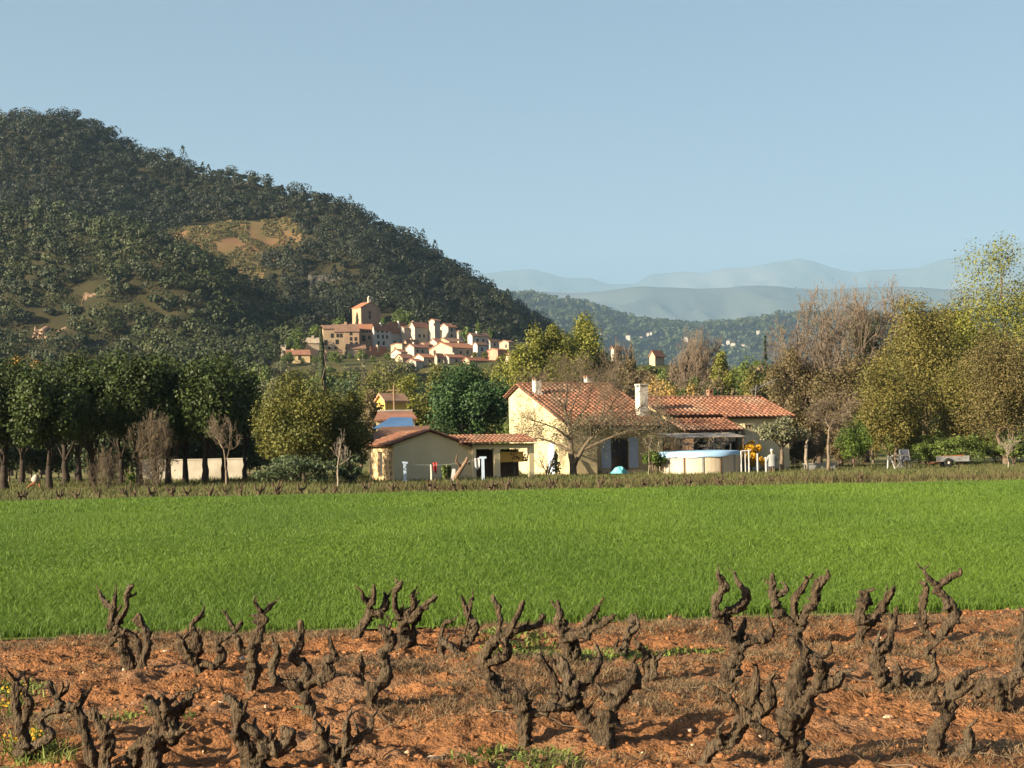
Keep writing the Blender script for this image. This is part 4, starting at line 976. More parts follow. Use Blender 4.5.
# ---- right wing
O2 = P(648, 403, 99.4); Wn = Frame(O2); Z2 = 5.18; E2 = 6.5; z_e = 2.98; sl2 = (Z2 - z_e) / E2; A2 = 9.3
wr = thing('house_wing', 'low right wing of the farmhouse with broad terracotta roof', 'house', Wn.w(4.5, 3, 0))
a_split, _ = Wn.hit(742, 432, E2)
B_R = 4.45
ro2 = roof(wr, Wn, a_split + .1, A2, 0, Z2, B_R, Z2 - sl2 * B_R)
a_mid, _ = Wn.hit(722, 418, 4.0)
roof(wr, Wn, -.75, a_split + .1, 0, Z2, 3.95, Z2 - sl2 * 3.95)
roof(wr, Wn, -.6, a_split + .1, 3.75, Z2 - sl2 * 3.75 - .28, E2, z_e - .22)
roof(wr, Wn, -.75, A2, 0, Z2, -4.5, Z2 - sl2 * 4.5)
ridge_cap(ro2, Wn, -.75, A2, 0, Z2 + .06)
m = MB(); prof2 = [(-4.2, -.2), (4.1, -.2), (4.1, Z2 - sl2 * 4.1 - .15), (0, Z2 - .13), (-4.2, Z2 - sl2 * 4.2 - .15)]
def gab2(a0, a1):
    m.add([Wn.w(a0, b, z) for b, z in prof2] + [Wn.w(a1, b, z) for b, z in prof2], [tuple(range(5)), tuple(range(9, 4, -1))] + [(i, i + 5, (i + 1) % 5 + 5, (i + 1) % 5) for i in range(5)])
gab2(-.5, -.2); gab2(A2 - .6, A2 - .3)
fbx(m, Wn, -.2, A2 - .6, 3.8, 4.097, -.2, Z2 - sl2 * 4.1 - .16)
fbx(m, Wn, -.2, A2 - .6, -4.197, -3.9, -.2, 3.3)
pbuild(m, 'wall', M['hutwall'], wr)
m = MB(); fbx(m, Wn, .2, .45, 4.1, 6.2, -.1, z_e - .35); pbuild(m, 'porch_wall', M['brownwood'], wr)
m = MB()
for a in (.9, a_split * .5, a_split - .1): fbx(m, Wn, a - .08, a + .08, 5.9, 6.06, -.1, z_e - .33)
fbx(m, Wn, .2, a_split + .05, 5.88, 6.1, z_e - .33, z_e - .15); pbuild(m, 'porch_post', M['brownwood'], wr)
for ac in (2.0, 4.2):
    m = MB(); fbx(m, Wn, ac - .55, ac + .55, 4.10, 4.14, 0.9, 2.0); wq = pbuild(m, 'window', M['brownwood'], wr)
    m = MB(); fbx(m, Wn, ac - .46, ac + .46, 4.14, 4.15, 1.0, 1.9); pbuild(m, 'pane', M['glass'], wq)
n2 = rD.cross(gD * E2 + Vector((0, 0, z_e - Z2))).normalized(); p2 = Wn.w(0, 0, Z2)
ac, _ = Wn.hit(711, 399, 0); chimney(wr, Wn, 711, 391, 399.5, 4.6, (ac, -.15, Z2), 'tile', depth=.4)
# barbecue chimney
ab, zb_ = Wn.hit(747, 446, 5.6)
bb = thing('barbecue', 'white masonry barbecue with small slotted chimney beside the awning', 'barbecue', Wn.w(ab, 5.6, 0))
m = MB(); fbx(m, Wn, ab - .55, ab + .6, 5.2, 6.0, -.1, 2.05); pbuild(m, 'body', M['white'], bb)
m = MB(); c8 = []
for (w_, z_, d_) in ((.55, 2.05, .4), (.28, 2.45, .25)): c8.append([Wn.w(ab - w_, 5.6 + d_, z_), Wn.w(ab + w_, 5.6 + d_, z_), Wn.w(ab + w_, 5.6 - d_, z_), Wn.w(ab - w_, 5.6 - d_, z_)])
m.hexa(c8[0] + c8[1]); fbx(m, Wn, ab - .28, ab + .28, 5.35, 5.85, 2.45, 2.85)
for s_ in (-.24, 0, .24): fbx(m, Wn, ab + s_ - .05, ab + s_ + .05, 5.36, 5.84, 2.85, 3.12)
hd = pbuild(m, 'hood', M['cream'], bb)
m = MB(); fbx(m, Wn, ab - .19, ab + .19, 5.45, 5.75, 2.85, 3.11); pbuild(m, 'flue', M['dark'], hd)
m = MB(); fbx(m, Wn, ab - .34, ab + .34, 5.3, 5.9, 3.12, 3.2); pbuild(m, 'cap', M['cream'], hd)
# awning over the terrace
a0, _ = Wn.hit(668, 438, 8); a1, _ = Wn.hit(741, 438, 8)
aw = thing('awning', 'grey cloth awning on poles over the terrace behind the pool', 'awning', Wn.w((a0 + a1) / 2, 7.5, 0))
vs, fs = [], []; nu, nv = 24, 6
for j in range(nv + 1):
    for i in range(nu + 1):
        u, v = i / nu, j / nv; sag = .10 * math.sin(u * math.pi * 3) ** 2 * (v * .8 + .2)
        vs.append(Wn.w(a0 + (a1 - a0) * u, 6.4 + 2.2 * v, 2.62 - .30 * v - sag))
for j in range(nv):
    for i in range(nu): k = j * (nu + 1) + i; fs.append((k, k + 1, k + nu + 2, k + nu + 1))
m = MB(); m.add(vs, fs); m.add([v - Vector((0, 0, .015)) for v in vs], [tuple(reversed(f)) for f in fs]); pbuild(m, 'cloth', M['canvas'], aw)
for f in (.03, .5, .97):
    m = MB(); m.tube([Wn.w(a0 + (a1 - a0) * f, 8.55, -.1), Wn.w(a0 + (a1 - a0) * f, 8.55, 2.33)], .045); pbuild(m, 'pole', M['wood'], aw)
m = MB(); m.tube([Wn.w(a0, 8.57, 2.26), Wn.w(a1, 8.57, 2.26)], .035); pbuild(m, 'rail', M['wood'], aw)
for s_, lb in ((1.2, 'bare climbing vine under the left part of the awning'), (2.9, 'bare climbing vine under the middle of the awning'), (4.0, 'bare climbing vine under the right part of the awning')):
    vt = thing('climbing_vine', lb, 'climbing plant', Wn.w(a0 + s_, 8.8, 0)); pol, tips = [], []
    pol.append((wob(Wn.w(a0 + s_, 8.8, -.1) - vt.location, Wn.w(a0 + s_ + .2, 8.8, 1.9) - vt.location, 5, .05), .05))
    for k_ in range(4): branch(pol, Wn.w(a0 + s_ + .2, 8.8, 1.85) - vt.location, rD * rs.choice([-1, 1]) + Vector((0, 0, .2 * rs.randn())), .6, .035, 2, .6, -.1, tips)
    tube_obj('branches', [(p, np.maximum(r, .015)) for p, r in pol], 4, M['twig_grey'], vt)
# aerial
m_a = thing('roof_aerial', 'thin metal television aerial on the right end of the wing roof', 'aerial', Wn.w(A2 - .6, .2, Z2 - .2))
aA = m_a.location; m = MB(); m.tube([aA, aA + Vector((.1, 0, 1.1))], .03, 6); pbuild(m, 'mast', M['metal'], m_a)
m = MB(); q = aA + Vector((.05, 0, .85)); e_ = rD * 1.9 + Vector((0, 0, .75)); m.tube([q - e_ * .25, q + e_], .025, 5)
for k_ in range(7):
    c_ = q + e_ * (k_ / 7 * 1.1 - .2); m.tube([c_ - Vector((.12, 0, -.28)) * (1 - k_ * .08), c_ + Vector((.12, 0, -.28)) * (1 - k_ * .08)], .018, 4)
pbuild(m, 'antenna', M['metal'], m_a)

# ---- garage hut
cnr = P(394, 470, 84); Hu = Frame(cnr)
aR, _ = Hu.hit(474, 460, 0); aP, zP = Hu.hit(429, 430, 0); _, zL = Hu.hit(394, 443, 0); _, zRr = Hu.hit(473, 446, 0)
hut = thing('hut', 'pale yellow hut with low tiled gable and rubble stone end', 'hut', Hu.w(aR / 2, -2.5, 0))
D_ = 5.2
m = MB(); pr = [(0, -.2), (aR, -.2), (aR, zRr - .1), (aP, zP - .1), (0, zL - .1)]
m.add([Hu.w(a, 0, z) for a, z in pr] + [Hu.w(a, -.3, z) for a, z in pr], [tuple(range(5)), tuple(range(9, 4, -1))] + [(i, i + 5, (i + 1) % 5 + 5, (i + 1) % 5) for i in range(5)])
fbx(m, Hu, 0.3, aR, -D_, -D_ + .3, -.2, zRr - .12); fbx(m, Hu, aR - .3, aR - .003, -D_ + .3, -.3, -.2, zRr - .12)
pbuild(m, 'wall', M['hutwall'], hut)
m = MB(); fbx(m, Hu, .004, .3, -D_, -3.4, -.2, zL - .12); fbx(m, Hu, .004, .3, -2.4, -.3, -.2, zL - .12); fbx(m, Hu, .004, .3, -3.4, -2.4, 1.75, zL - .12); fbx(m, Hu, .004, .3, -3.4, -2.4, -.2, .2); pbuild(m, 'stone_wall', M['rubble'], hut)
m = MB(); fbx(m, Hu, .12, .16, -3.4, -2.4, .2, 1.75); wq = pbuild(m, 'window', M['brownwood'], hut)
m = MB(); fbx(m, Hu, .1, .12, -3.3, -2.5, .3, 1.65); pbuild(m, 'pane', M['glass'], wq)
# two roof slopes: ridge runs back from the gable
def side_roof(aA_, zA_, aB_, zB_, b0, b1, rootx):
    """tiles run from the ridge (aA,zA) down to the eave (aB,zB), courses along b"""
    d = (rD * (aB_ - aA_) + Vector((0, 0, zB_ - zA_))); L = d.length; sd = d.normalized(); nr = sd.cross(gD); nr = nr if nr.z > 0 else -nr
    base = MB(); c = [Hu.w(aA_, b0, zA_), Hu.w(aA_, b1, zA_), Hu.w(aB_, b1, zB_), Hu.w(aB_, b0, zB_)]
    base.hexa([x - nr * .08 for x in c] + c); o = pbuild(base, 'roof', M['under'], rootx)
    t = MB(); n = int(abs(b1 - b0) / .28); k = max(1, int(L / .42))
    for i in range(n + 1):
        b = b0 + (b1 - b0) * i / n
        for j in range(k):
            vs = []
            for s, rr, lf in ((j * L / k, .085, 0), ((j + 1) * L / k + .05, .10, .035)):
                p = Hu.w(aA_, b, zA_) + sd * s
                for q in range(6): an = math.pi * q / 5; vs.append(p + gD * (math.cos(an) * rr) + nr * (math.sin(an) * rr * .8 + lf))
            t.add(vs, [(q, q + 1, q + 7, q + 6) for q in range(5)] + [tuple(range(6, 12))])
    pbuild(t, 'tiles', M['tile'], o)
side_roof(aP, zP, -.35, zP - (zP - zL) * (aP + .35) / aP, .22, -D_ - .2, hut)
side_roof(aP, zP, aR + .2, zP - (zP - zRr) * (aR + .2 - aP) / (aR - aP), .22, -D_ - .2, hut)

# ---- garden wall with tiled coping between hut and house
b_w = 0.1
e0, z0_ = Hu.hit(461, 445, .35); e1, _ = Hu.hit(534, 440, .35); o0, zo = Hu.hit(473, 458, .35); o1, _ = Hu.hit(494.5, 445, .35); o2, _ = Hu.hit(500, 450, .35); o3, _ = Hu.hit(529, 450, .35)
gw = thing('garden_wall', 'cream garden wall with tiled coping and dark openings', 'wall', Hu.w(e0 + 2, 0, 0))
zt_ = Hu.hit(500, 444.5, .35)[1]; print('coping', zt_)
m = MB(); fbx(m, Hu, aR + .01, o0, .05, .35, -.2, zt_); fbx(m, Hu, o1, o2, .05, .35, -.2, zt_ - .25); fbx(m, Hu, o3, e1, .05, .35, -.2, zt_); fbx(m, Hu, o0, o3, .06, .34, zt_ - .25, zt_)
pbuild(m, 'wall', M['hutwall'], gw)
m = MB(); fbx(m, Hu, o0 - .1, o3 + .1, -1.7, -1.62, -.1, zt_ - .3); pbuild(m, 'back_wall', M['brownwood'], gw)
m = MB(); fbx(m, Hu, o2 + .02, o3 - .02, -.6, -.52, .95, 1.6); pbuild(m, 'panel', M['yellowwall'], gw)
cp = MB(); n = int((e1 - e0) / .26)
fb = MB(); fbx(fb, Hu, e0, e1, -1.8, .62, zt_, zt_ + .05); cpo = pbuild(fb, 'coping', M['under'], gw)
for i in range(n + 1):
    a = e0 + (e1 - e0) * i / n
    for j in range(5):
        b0_, b1_ = .68 - j * .45, .68 - (j + 1) * .45 - .05; zz = zt_ + .10 + j * .10; vs = []
        for b_, rr, lf in ((b0_, .115, .03), (b1_, .09, .09)):
            for q in range(6): an = math.pi * q / 5; vs.append(Hu.w(a + rr * math.cos(an), b_, zz + lf + .1 * math.sin(an)))
        cp.add(vs, [(q, q + 1, q + 7, q + 6) for q in range(5)] + [tuple(range(5, -1, -1))])
pbuild(cp, 'tiles', M['tile'], cpo)

# ---- pool
pc = P(700.5, 470, 90.3); pc.z = 0; R_ = 2.62
pool = thing('swimming_pool', 'round above ground pool with beige wall and light blue cover', 'pool', pc)
m = MB(); m.smooth = False; m.lathe([(R_, -.1), (R_, 1.3), (R_ - .04, 1.3), (R_ - .04, .1)], (0, 0, 0), 60); m.v = [tuple(Vector(v)) for v in m.v]; m.build('wall', M['poolwall'], pool)
m = MB(); m.lathe([(R_ - .10, 1.30), (R_ - .10, 1.35), (R_ + .06, 1.35), (R_ + .06, 1.30)], (0, 0, 0), 60); m.build('rim', M['poolwall'], pool)
for k_ in range(14):
    a = 6.283 * k_ / 14 + .15; c_, s_ = math.cos(a), math.sin(a); m = MB(); t_ = Vector((-s_, c_, 0)); rr = Vector((c_, s_, 0))
    m.hexa([rr * (R_ + .003) - t_ * .05 + Vector((0, 0, -.1)), rr * (R_ + .05) - t_ * .05 + Vector((0, 0, -.1)), rr * (R_ + .05) + t_ * .05 + Vector((0, 0, -.1)), rr * (R_ + .003) + t_ * .05 + Vector((0, 0, -.1)), rr * (R_ + .003) - t_ * .05 + Vector((0, 0, 1.29)), rr * (R_ + .05) - t_ * .05 + Vector((0, 0, 1.29)), rr * (R_ + .05) + t_ * .05 + Vector((0, 0, 1.29)), rr * (R_ + .003) + t_ * .05 + Vector((0, 0, 1.29))])
    m.build('upright', M['brownwood'] if k_ % 2 else M['metal'], pool)
vs, fs = [], []; nr, na = 8, 72
for i in range(nr + 1):
    f = i / nr; rr = f * (R_ + .075)
    for k_ in range(na):
        a = 6.283 * k_ / na; w_ = .03 * math.sin(a * 5) * f + .02 * math.sin(a * 11 + 1) * f
        z = 1.365 + .10 * (1 - f ** 2.2) + w_ * .5
        vs.append((rr * math.cos(a), rr * math.sin(a), z))
for k_ in range(na):
    a = 6.283 * k_ / na; dr = .20 + .15 * math.cos(a + 2.05) + .03 * math.sin(a * 9); vs.append(((R_ + .085) * math.cos(a), (R_ + .085) * math.sin(a), 1.36 - max(.05, dr)))
for i in range(nr + 1):
    for k_ in range(na): fs.append((i * na + k_, i * na + (k_ + 1) % na, (i + 1) * na + (k_ + 1) % na, (i + 1) * na + k_))
m = MB(); m.smooth = True; m.add(vs, fs); m.build('cover', M['poolblue'], pool)

# ---- small garden things
def at(px, py, Y, z=0.0): v = P(px, py, Y); v.z = z; return v
def tpost(px, y0, Y, w, label):
    b = at(px, 470, Y); h = P(px, y0, Y).z; r = thing('clothesline_post', label, 'post', b, 'clothesline posts by the hut')
    m = MB(); m.box(-.09, .09, -.07, .07, -.15, h - .12); m.build('post', M['postblue'], r)
    m = MB(); m.box(-w / 2, w / 2, -.06, .06, h - .12, h); m.build('crossbar', M['postblue'], r); return b, h
b1, h1 = tpost(405, 461.5, 80.5, .34, 'pale blue clothesline post in front of the hut wall'); b2, h2 = tpost(483, 456.5, 82, .42, 'pale blue clothesline post before the dark doorway')
pts = [b1.lerp(b2, t) + Vector((0, 0, h1 + (h2 - h1) * t - .12 - .22 * math.sin(math.pi * t))) for t in np.linspace(0, 1, 12)]
tag(tube_obj('clothesline', [(pts, .014)], 4, M['clothwhite']), 'thin pale clothesline strung between the two blue posts', 'clothesline')
def cloth(name, label, px0, px1, y0, y1, Y, mat, cat, seed):
    a, c = P(px0, y1, Y), P(px1, y0, Y); m = MB(); m.smooth = True; nu, nv = 10, 8; ctr = (a + c) / 2; ctr.z = c.z; vs, fs = [], []
    for sgn in (0, 1):
        for j in range(nv + 1):
            for i in range(nu + 1):
                u, v = i / nu, j / nv; vs.append(((a.x + (c.x - a.x) * (u * (1 - .12 * (1 - v)) + .06 * (1 - v))) - ctr.x, .10 * math.sin(u * 9 + seed + v) * (1 - v * .6) + .02 * sgn, (a.z + .12 * math.sin(u * 5 + seed) * (1 - v) + (c.z - a.z) * v) - ctr.z))
    o_ = (nu + 1) * (nv + 1)
    for j in range(nv):
        for i in range(nu): k_ = j * (nu + 1) + i; f = (k_, k_ + 1, k_ + nu + 2, k_ + nu + 1); fs += [f, tuple(x + o_ for x in reversed(f))]
    m.add(vs, fs); return tag(m.build(name, M[mat], loc=ctr), label, cat)
cloth('red_cloth', 'red cloth hanging from the clothesline in front of the hut', 433, 436.8, 462.5, 472, 81.2, 'red', 'cloth', 1)
cloth('white_cloth', 'white cloth hanging at the dark doorway beside the blue post', 474.5, 480, 458, 468, 82.2, 'clothwhite', 'cloth', 2)
st = thing('stake', 'short pale stake under the red cloth', 'stake', at(431, 470, 81)); m = MB(); m.tube([(0, 0, -.15), (0.02, 0, .35), (0, 0, .95)], [.05, .05, .045], 7); m.build('shaft', M['white'], st)
lg = thing('leaning_log', 'dark knotty log leaning in front of the hut wall', 'log', at(456, 470, 80.5))
pp = [P(x, y, 80.5) - lg.location for x, y in ((454.5, 479.5), (458, 474), (462, 467.5), (466, 461.5), (467.5, 457))]
m = MB(); m.smooth = True; m.tube(pp, [.15, .14, .12, .10, .06], 9); m.build('trunk', M['wood'], lg)
m = MB(); m.smooth = True; m.tube([pp[2], pp[2] + Vector((-.35, 0, .35)), pp[2] + Vector((-.25, .05, .75))], [.10, .08, .05], 8); m.tube([pp[3], pp[3] + Vector((.22, 0, -.15))], [.08, .07], 8); m.build('limb', M['brownwood'], lg)
wb = thing('white_board', 'white board propped upright beside the leaning log', 'board', at(452.5, 470, 80.8)); m = MB(); m.hexa([(-.15, -.03, -.1), (.13, -.03, -.1), (.13, .03, -.1), (-.15, .03, -.1), (-.02, -.0, .68), (.17, -.0, .68), (.17, .06, .68), (-.02, .06, .68)]); m.build('panel', M['clothwhite'], wb)
m = MB(); m.smooth = True; vs, fs = [], []
for i in range(13):
    for k_ in range(24):
        f = i / 12; a = 6.283 * k_ / 24; rr = f * (1 + .25 * math.sin(3 * a) + .12 * math.sin(7 * a)); vs.append((rr * .52, 0, 0)); vs[-1] = (rr * .52 * math.cos(a), rr * .4 * math.sin(a), .32 * (1 - f ** 2) * (1 + .4 * math.sin(a * 2 + f * 5)) + .02)
for i in range(12):
    for k_ in range(24): fs.append((i * 24 + k_, i * 24 + (k_ + 1) % 24, (i + 1) * 24 + (k_ + 1) % 24, (i + 1) * 24 + k_))
m.add(vs, fs); tag(m.build('tarpaulin', M['teal'], loc=at(620, 470, 88.6, 0.08)), 'crumpled turquoise tarpaulin on the grass in front of the house', 'tarpaulin')
pl = thing('wooden_pole', 'dark pole leaning against the lit corner of the house', 'pole', at(552, 470, 90.6)); m = MB(); m.tube([P(548.5, 473.5, 90.6) - pl.location, P(552, 463, 90.9) - pl.location, P(556.5, 449, 91.3) - pl.location], [.07, .06, .05], 7); m.build('shaft', M['brownwood'], pl)
for px, y0, w, Y, lb in ((741.5, 451, 1.6, 88.6, 'thin white post nearest the pool before the yellow shrub'), (745.5, 450.5, 1.3, 88.7, 'thin white post in the middle before the yellow shrub'), (749.2, 450.5, 1.6, 88.5, 'thin white post right of its twin before the yellow shrub'), (757.7, 453.5, 2.2, 88.8, 'thick pale blue white post right of the yellow shrub'), (766.2, 457, 2.2, 89, 'short pale post just left of the seated person')):
    b = at(px, 470, Y); h = P(px, y0, Y).z; w_ = w * Y / F / 2; r = thing('white_post', lb, 'post', b, 'white posts beside the pool')
    m = MB(); m.lathe([(w_, -.1), (w_, h - .08), (w_ * 1.25, h - .07), (w_ * 1.25, h)], n=10); m.build('shaft', M['clothwhite'], r)
m = MB(); a, c = P(741, 451, 88.55), P(751, 450.2, 88.55); m.tube([a, c], .035, 6); tag(m.build('white_rail', M['clothwhite']), 'white rail across the tops of the thin posts', 'rail')
sl_ = thing('stone_slab', 'long low grey stone trough on the grass right of the olive tree', 'trough', at(820, 468, 92)); m = MB(); m.box(-1.0, 1.0, -.3, .3, -.1, .38); m.box(-1.06, 1.06, -.36, .36, .38, .46); m.build('body', M['metal'], sl_)
# seated person seen from behind
def person(px, Y):
    b = at(px, 470, Y); r = thing('person', 'person in pale grey top and white cap seated beside the pool garden', 'person', b)
    bm = MB(); bm.smooth = True
    def ell(cx, cy, cz, rx, ry, prof):
        return [[(cx + rx * p[0] * math.cos(6.283 * k / 20), cy + ry * p[0] * math.sin(6.283 * k / 20) + p[2], cz + p[1]) for k in range(20)] for p in prof]
    rings = []
    # pelvis, waist, chest, shoulders, neck, head as one surface
    for rx, ry, z, dy in ((.02, .02, .43, 0), (.19, .15, .45, 0), (.21, .16, .56, 0), (.19, .13, .72, .01), (.205, .135, .9, .02), (.215, .125, 1.02, .03), (.17, .10, 1.08, .03), (.065, .065, 1.12, .04), (.055, .06, 1.17, .05), (.07, .085, 1.21, .06), (.078, .098, 1.28, .065), (.078, .098, 1.34, .065), (.06, .075, 1.40, .06), (.01, .01, 1.43, .06)):
        rings.append([(rx * math.cos(6.283 * k / 20), ry * math.sin(6.283 * k / 20) + dy, z) for k in range(20)])
    vs = [v for q in rings for v in q]; fs = []
    for i in range(len(rings) - 1):
        for k in range(20): fs.append((i * 20 + k, i * 20 + (k + 1) % 20, (i + 1) * 20 + (k + 1) % 20, (i + 1) * 20 + k))
    bm.add(vs, fs)
    for s in (-1, 1):
        bm.tube([(s * .17, .03, 1.02), (s * .24, .05, .9), (s * .27, .10, .74), (s * .22, .26, .66), (s * .15, .40, .68)], [.06, .055, .045, .04, .03], 10)
        bm.tube([(s * .10, .05, .50), (s * .12, .3, .52), (s * .13, .46, .5), (s * .13, .46, .28), (s * .13, .44, .06), (s * .13, .56, .03)], [.09, .08, .065, .055, .042, .03], 10)
        for f in range(5): bm.tube([(s * (.15 - .012 * f), .40, .685 - .012 * f), (s * (.145 - .012 * f), .45, .68 - .014 * f), (s * (.13 - .012 * f), .475, .66 - .014 * f)], .009, 5)
    bm.build('body', M['skin'], r)
    sh = MB(); sh.smooth = True; vs, fs = [], []
    R2 = [(.235, .185, .36, -.01), (.235, .18, .56, 0), (.215, .155, .72, .01), (.232, .16, .9, .02), (.245, .152, 1.02, .03), (.20, .125, 1.09, .03), (.09, .085, 1.13, .04)]
    for rx, ry, z, dy in R2: vs += [(rx * math.cos(6.283 * k / 20), ry * math.sin(6.283 * k / 20) + dy, z) for k in range(20)]
    for i in range(len(R2) - 1):
        for k in range(20): fs.append((i * 20 + k, i * 20 + (k + 1) % 20, (i + 1) * 20 + (k + 1) % 20, (i + 1) * 20 + k))
    sh.add(vs, fs)
    for s in (-1, 1): sh.tube([(s * .17, .03, 1.03), (s * .25, .05, .9), (s * .28, .10, .74), (s * .235, .24, .665)], [.08, .075, .062, .055], 10)
    sh.build('sweater', M['sweater'], r)
    tr = MB(); tr.smooth = True
    for s in (-1, 1): tr.tube([(s * .10, .0, .48), (s * .12, .3, .53), (s * .13, .47, .5), (s * .13, .47, .28), (s * .13, .45, .08)], [.12, .10, .085, .075, .065], 10)
    tr.build('trousers', M['trouser'], r)
    cp_ = MB(); cp_.smooth = True; cp_.lathe([(.10, 1.27), (.104, 1.33), (.095, 1.41), (.06, 1.455), (.01, 1.465)], (0, .065, 0), 18); cp_.add([(-.09, .15, 1.30), (.09, .15, 1.30), (.06, .26, 1.285), (-.06, .26, 1.285), (-.09, .15, 1.315), (.09, .15, 1.315), (.06, .26, 1.297), (-.06, .26, 1.297)], [(3, 2, 1, 0), (4, 5, 6, 7), (0, 1, 5, 4), (1, 2, 6, 5), (2, 3, 7, 6), (3, 0, 4, 7)]); cp_.build('cap', M['clothwhite'], r)
    s2 = thing('stool', 'small wooden stool under the seated person', 'stool', b); m = MB(); m.lathe([(.17, .40), (.18, .41), (.18, .44), (.17, .445)], n=16); m.build('seat', M['wood'], s2)
    for k in range(3):
        a = 2.1 * k + .4; m = MB(); m.tube([(.12 * math.cos(a), .12 * math.sin(a), .405), (.17 * math.cos(a), .17 * math.sin(a), -.05)], .02, 6); m.build('leg', M['wood'], s2)
person(772.3, 88.4)
# trailer and farm odds and ends on the right
tl = thing('farm_trailer', 'old grey farm trailer with a black wheel under the right trees', 'trailer', at(950, 468, 92))
m = MB(); m.box(-1.0, 1.6, -.55, .75, .48, .56); m.box(-1.0, 1.6, .72, .78, .56, .95); m.box(1.54, 1.6, -.55, .72, .56, .95); m.box(-1.0, 1.6, -.58, -.52, .50, .92); m.build('body', M['metal'], tl)
m = MB(); m.tube([(-1.0, 0, .5), (-1.7, 0, .38), (-2.0, 0, .3)], .05, 7); m.build('drawbar', M['rust'], tl)
m = MB(); m.box(-.6, 1.2, -.3, .5, .75, 1.05); m.v = [(x, y, z + .08 * math.sin(x * 3)) for x, y, z in m.v]; m.build('load', M['rust'], tl)
for yy in (-.72, .9):
    m = MB(); m.smooth = True; pr_ = [(.20, -.08), (.36, -.09), (.40, -.05), (.40, .05), (.36, .09), (.20, .08)]; m.lathe(pr_, n=24); m.v = [(x - .35, z + yy, y + .40) for x, y, z in m.v]; wh = m.build('wheel', M['rubber'], tl)
    m = MB(); m.lathe([(.21, -.04), (.21, -.065), (.08, -.085), (.08, -.1)], n=20); m.v = [(x - .35, (z if yy < 0 else -z) + yy, y + .40) for x, y, z in m.v]; m.build('rim', M['white'], wh)
m = MB(); m.tube([(-.35, -.72, .4), (-.35, .9, .4)], .04, 6); m.build('axle', M['rust'], tl); tl.scale = (.72, .72, .80)
sw = thing('garden_table', 'grey metal garden table with crossed legs by the pale stakes', 'table', at(901.5, 468, 93)); m = MB(); m.box(-.55, .45, -.35, .35, .80, .87); m.build('tabletop', M['canvas'], sw)
for s in (-.28, .28):
    for t_ in (-1, 1): m = MB(); m.tube([(-.35 * t_, s, -.1), (.35 * t_, s + .03 * t_, .8)], .035, 6); m.build('leg', M['metal'], sw)
cr = thing('garden_chair', 'dark folding chair with pale frame standing behind the garden table', 'chair', at(905.5, 468, 94)); m = MB(); m.box(-.3, .3, -.25, .25, .45, .5); m.build('seat', M['trouser'], cr); m = MB(); m.hexa([(-.3, .25, .5), (.3, .25, .5), (.3, .3, .5), (-.3, .3, .5), (-.3, .42, 1.25), (.3, .42, 1.25), (.3, .47, 1.25), (-.3, .47, 1.25)]); m.build('backrest', M['trouser'], cr)
for s in (-.31, .31):
    for t_ in (-1, 1): m = MB(); m.tube([(s, -.3 * t_, -.1), (s, .3 * t_, .62 if t_ < 0 else 1.2)], .02, 6); m.build('leg', M['metal'], cr)
for x0, y0, x1, y1, lb in ((887.5, 466.5, 888.3, 455.5, 'upright pale stake left of the garden table'), (895.5, 466, 890.5, 456, 'slanting white stake leaning beside the garden table')):
    r = thing('stake', lb, 'stake', at(x0, 468, 92)); a, c = P(x0, y0, 92), P(x1, y1, 92); a.z = -.1; m = MB(); m.tube([a - r.location, c - r.location], .05, 7); m.build('shaft', M['clothwhite'], r)
# left: marker post, heap, white wall
r = thing('marker_post', 'short faded orange marker post at the edge of the field', 'post', G(141, 485)); m = MB(); m.lathe([(.075, -.1), (.07, .40), (.06, .50), (.02, .54)], n=12); m.build('shaft', M['orangepost'], r)
r = thing('cement_mixer', 'white drum tilted on a rusty curved frame under the pines', 'mixer', at(34.5, 470, 84))
m = MB(); m.smooth = True; m.lathe([(.10, 0), (.30, .08), (.33, .30), (.18, .62), (.17, .66), (.14, .6)], n=18); rm = Matrix.Rotation(.25, 3, 'Y'); m.v = [tuple(rm @ Vector(v) + Vector((0, 0, .38))) for v in m.v]; m.build('drum', M['canvas'], r)
m = MB(); m.smooth = True; m.tube([(-.62, 0, -.05), (-.45, 0, .12), (-.15, 0, .35), (.2, 0, .42), (.4, 0, .25), (.42, 0, -.05)], .07, 8); m.tube([(-.15, .3, -.05), (-.1, 0, .36)], .05, 7); m.build('frame', M['rust'], r); r.scale = (.75, .75, .75)
ww = thing('white_wall', 'low whitewashed wall behind the trunks of the umbrella pines', 'wall', at(190, 470, 101)); a, c = P(139, 455, 101), P(246, 455, 101); m = MB()
m.box(a.x - ww.location.x, c.x - ww.location.x, 0, .25, -.2, 1.42); m.build('wall', M['wallwhite'], ww); m = MB(); m.box(a.x - ww.location.x - .05, c.x - ww.location.x + .05, -.05, .3, 1.42, 1.50); m.build('coping', M['wallwhite'], ww)
# ================================================================ village
VM = {}
def vmat(c, kind):
    key = (c, kind)
    if key not in VM:
        if kind == 'roof': VM[key] = pm('village_roof_tiles', c, tuple(x * .68 for x in c), scale=.9, rough=.95, bump=.8, bscale=3, detail=8)
        else: VM[key] = pm('village_wall_render', c, tuple(x * .78 for x in c), scale=.35, rough=.95, bump=.3, bscale=3, detail=8)
    return VM[key]
CREAMW = (.40, .325, .23); BEIGE = (.42, .31, .20); BROWN = (.42, .29, .19); WHITE = (.43, .385, .32); GREY = (.46, .44, .41); PINK = (.50, .29, .19); YEL = (.66, .50, .27); REDW = (.55, .24, .17); STONE = (.40, .33, .25)
ORANGE = (.36, .155, .085); RBROWN = (.24, .14, .095); RUST = (.29, .14, .09)
def zc3(x, y): return 270 + x / 7.877, 295 + y / 7.877
def zc4(x, y): return 390 + x / 7.877, 295 + y / 7.877
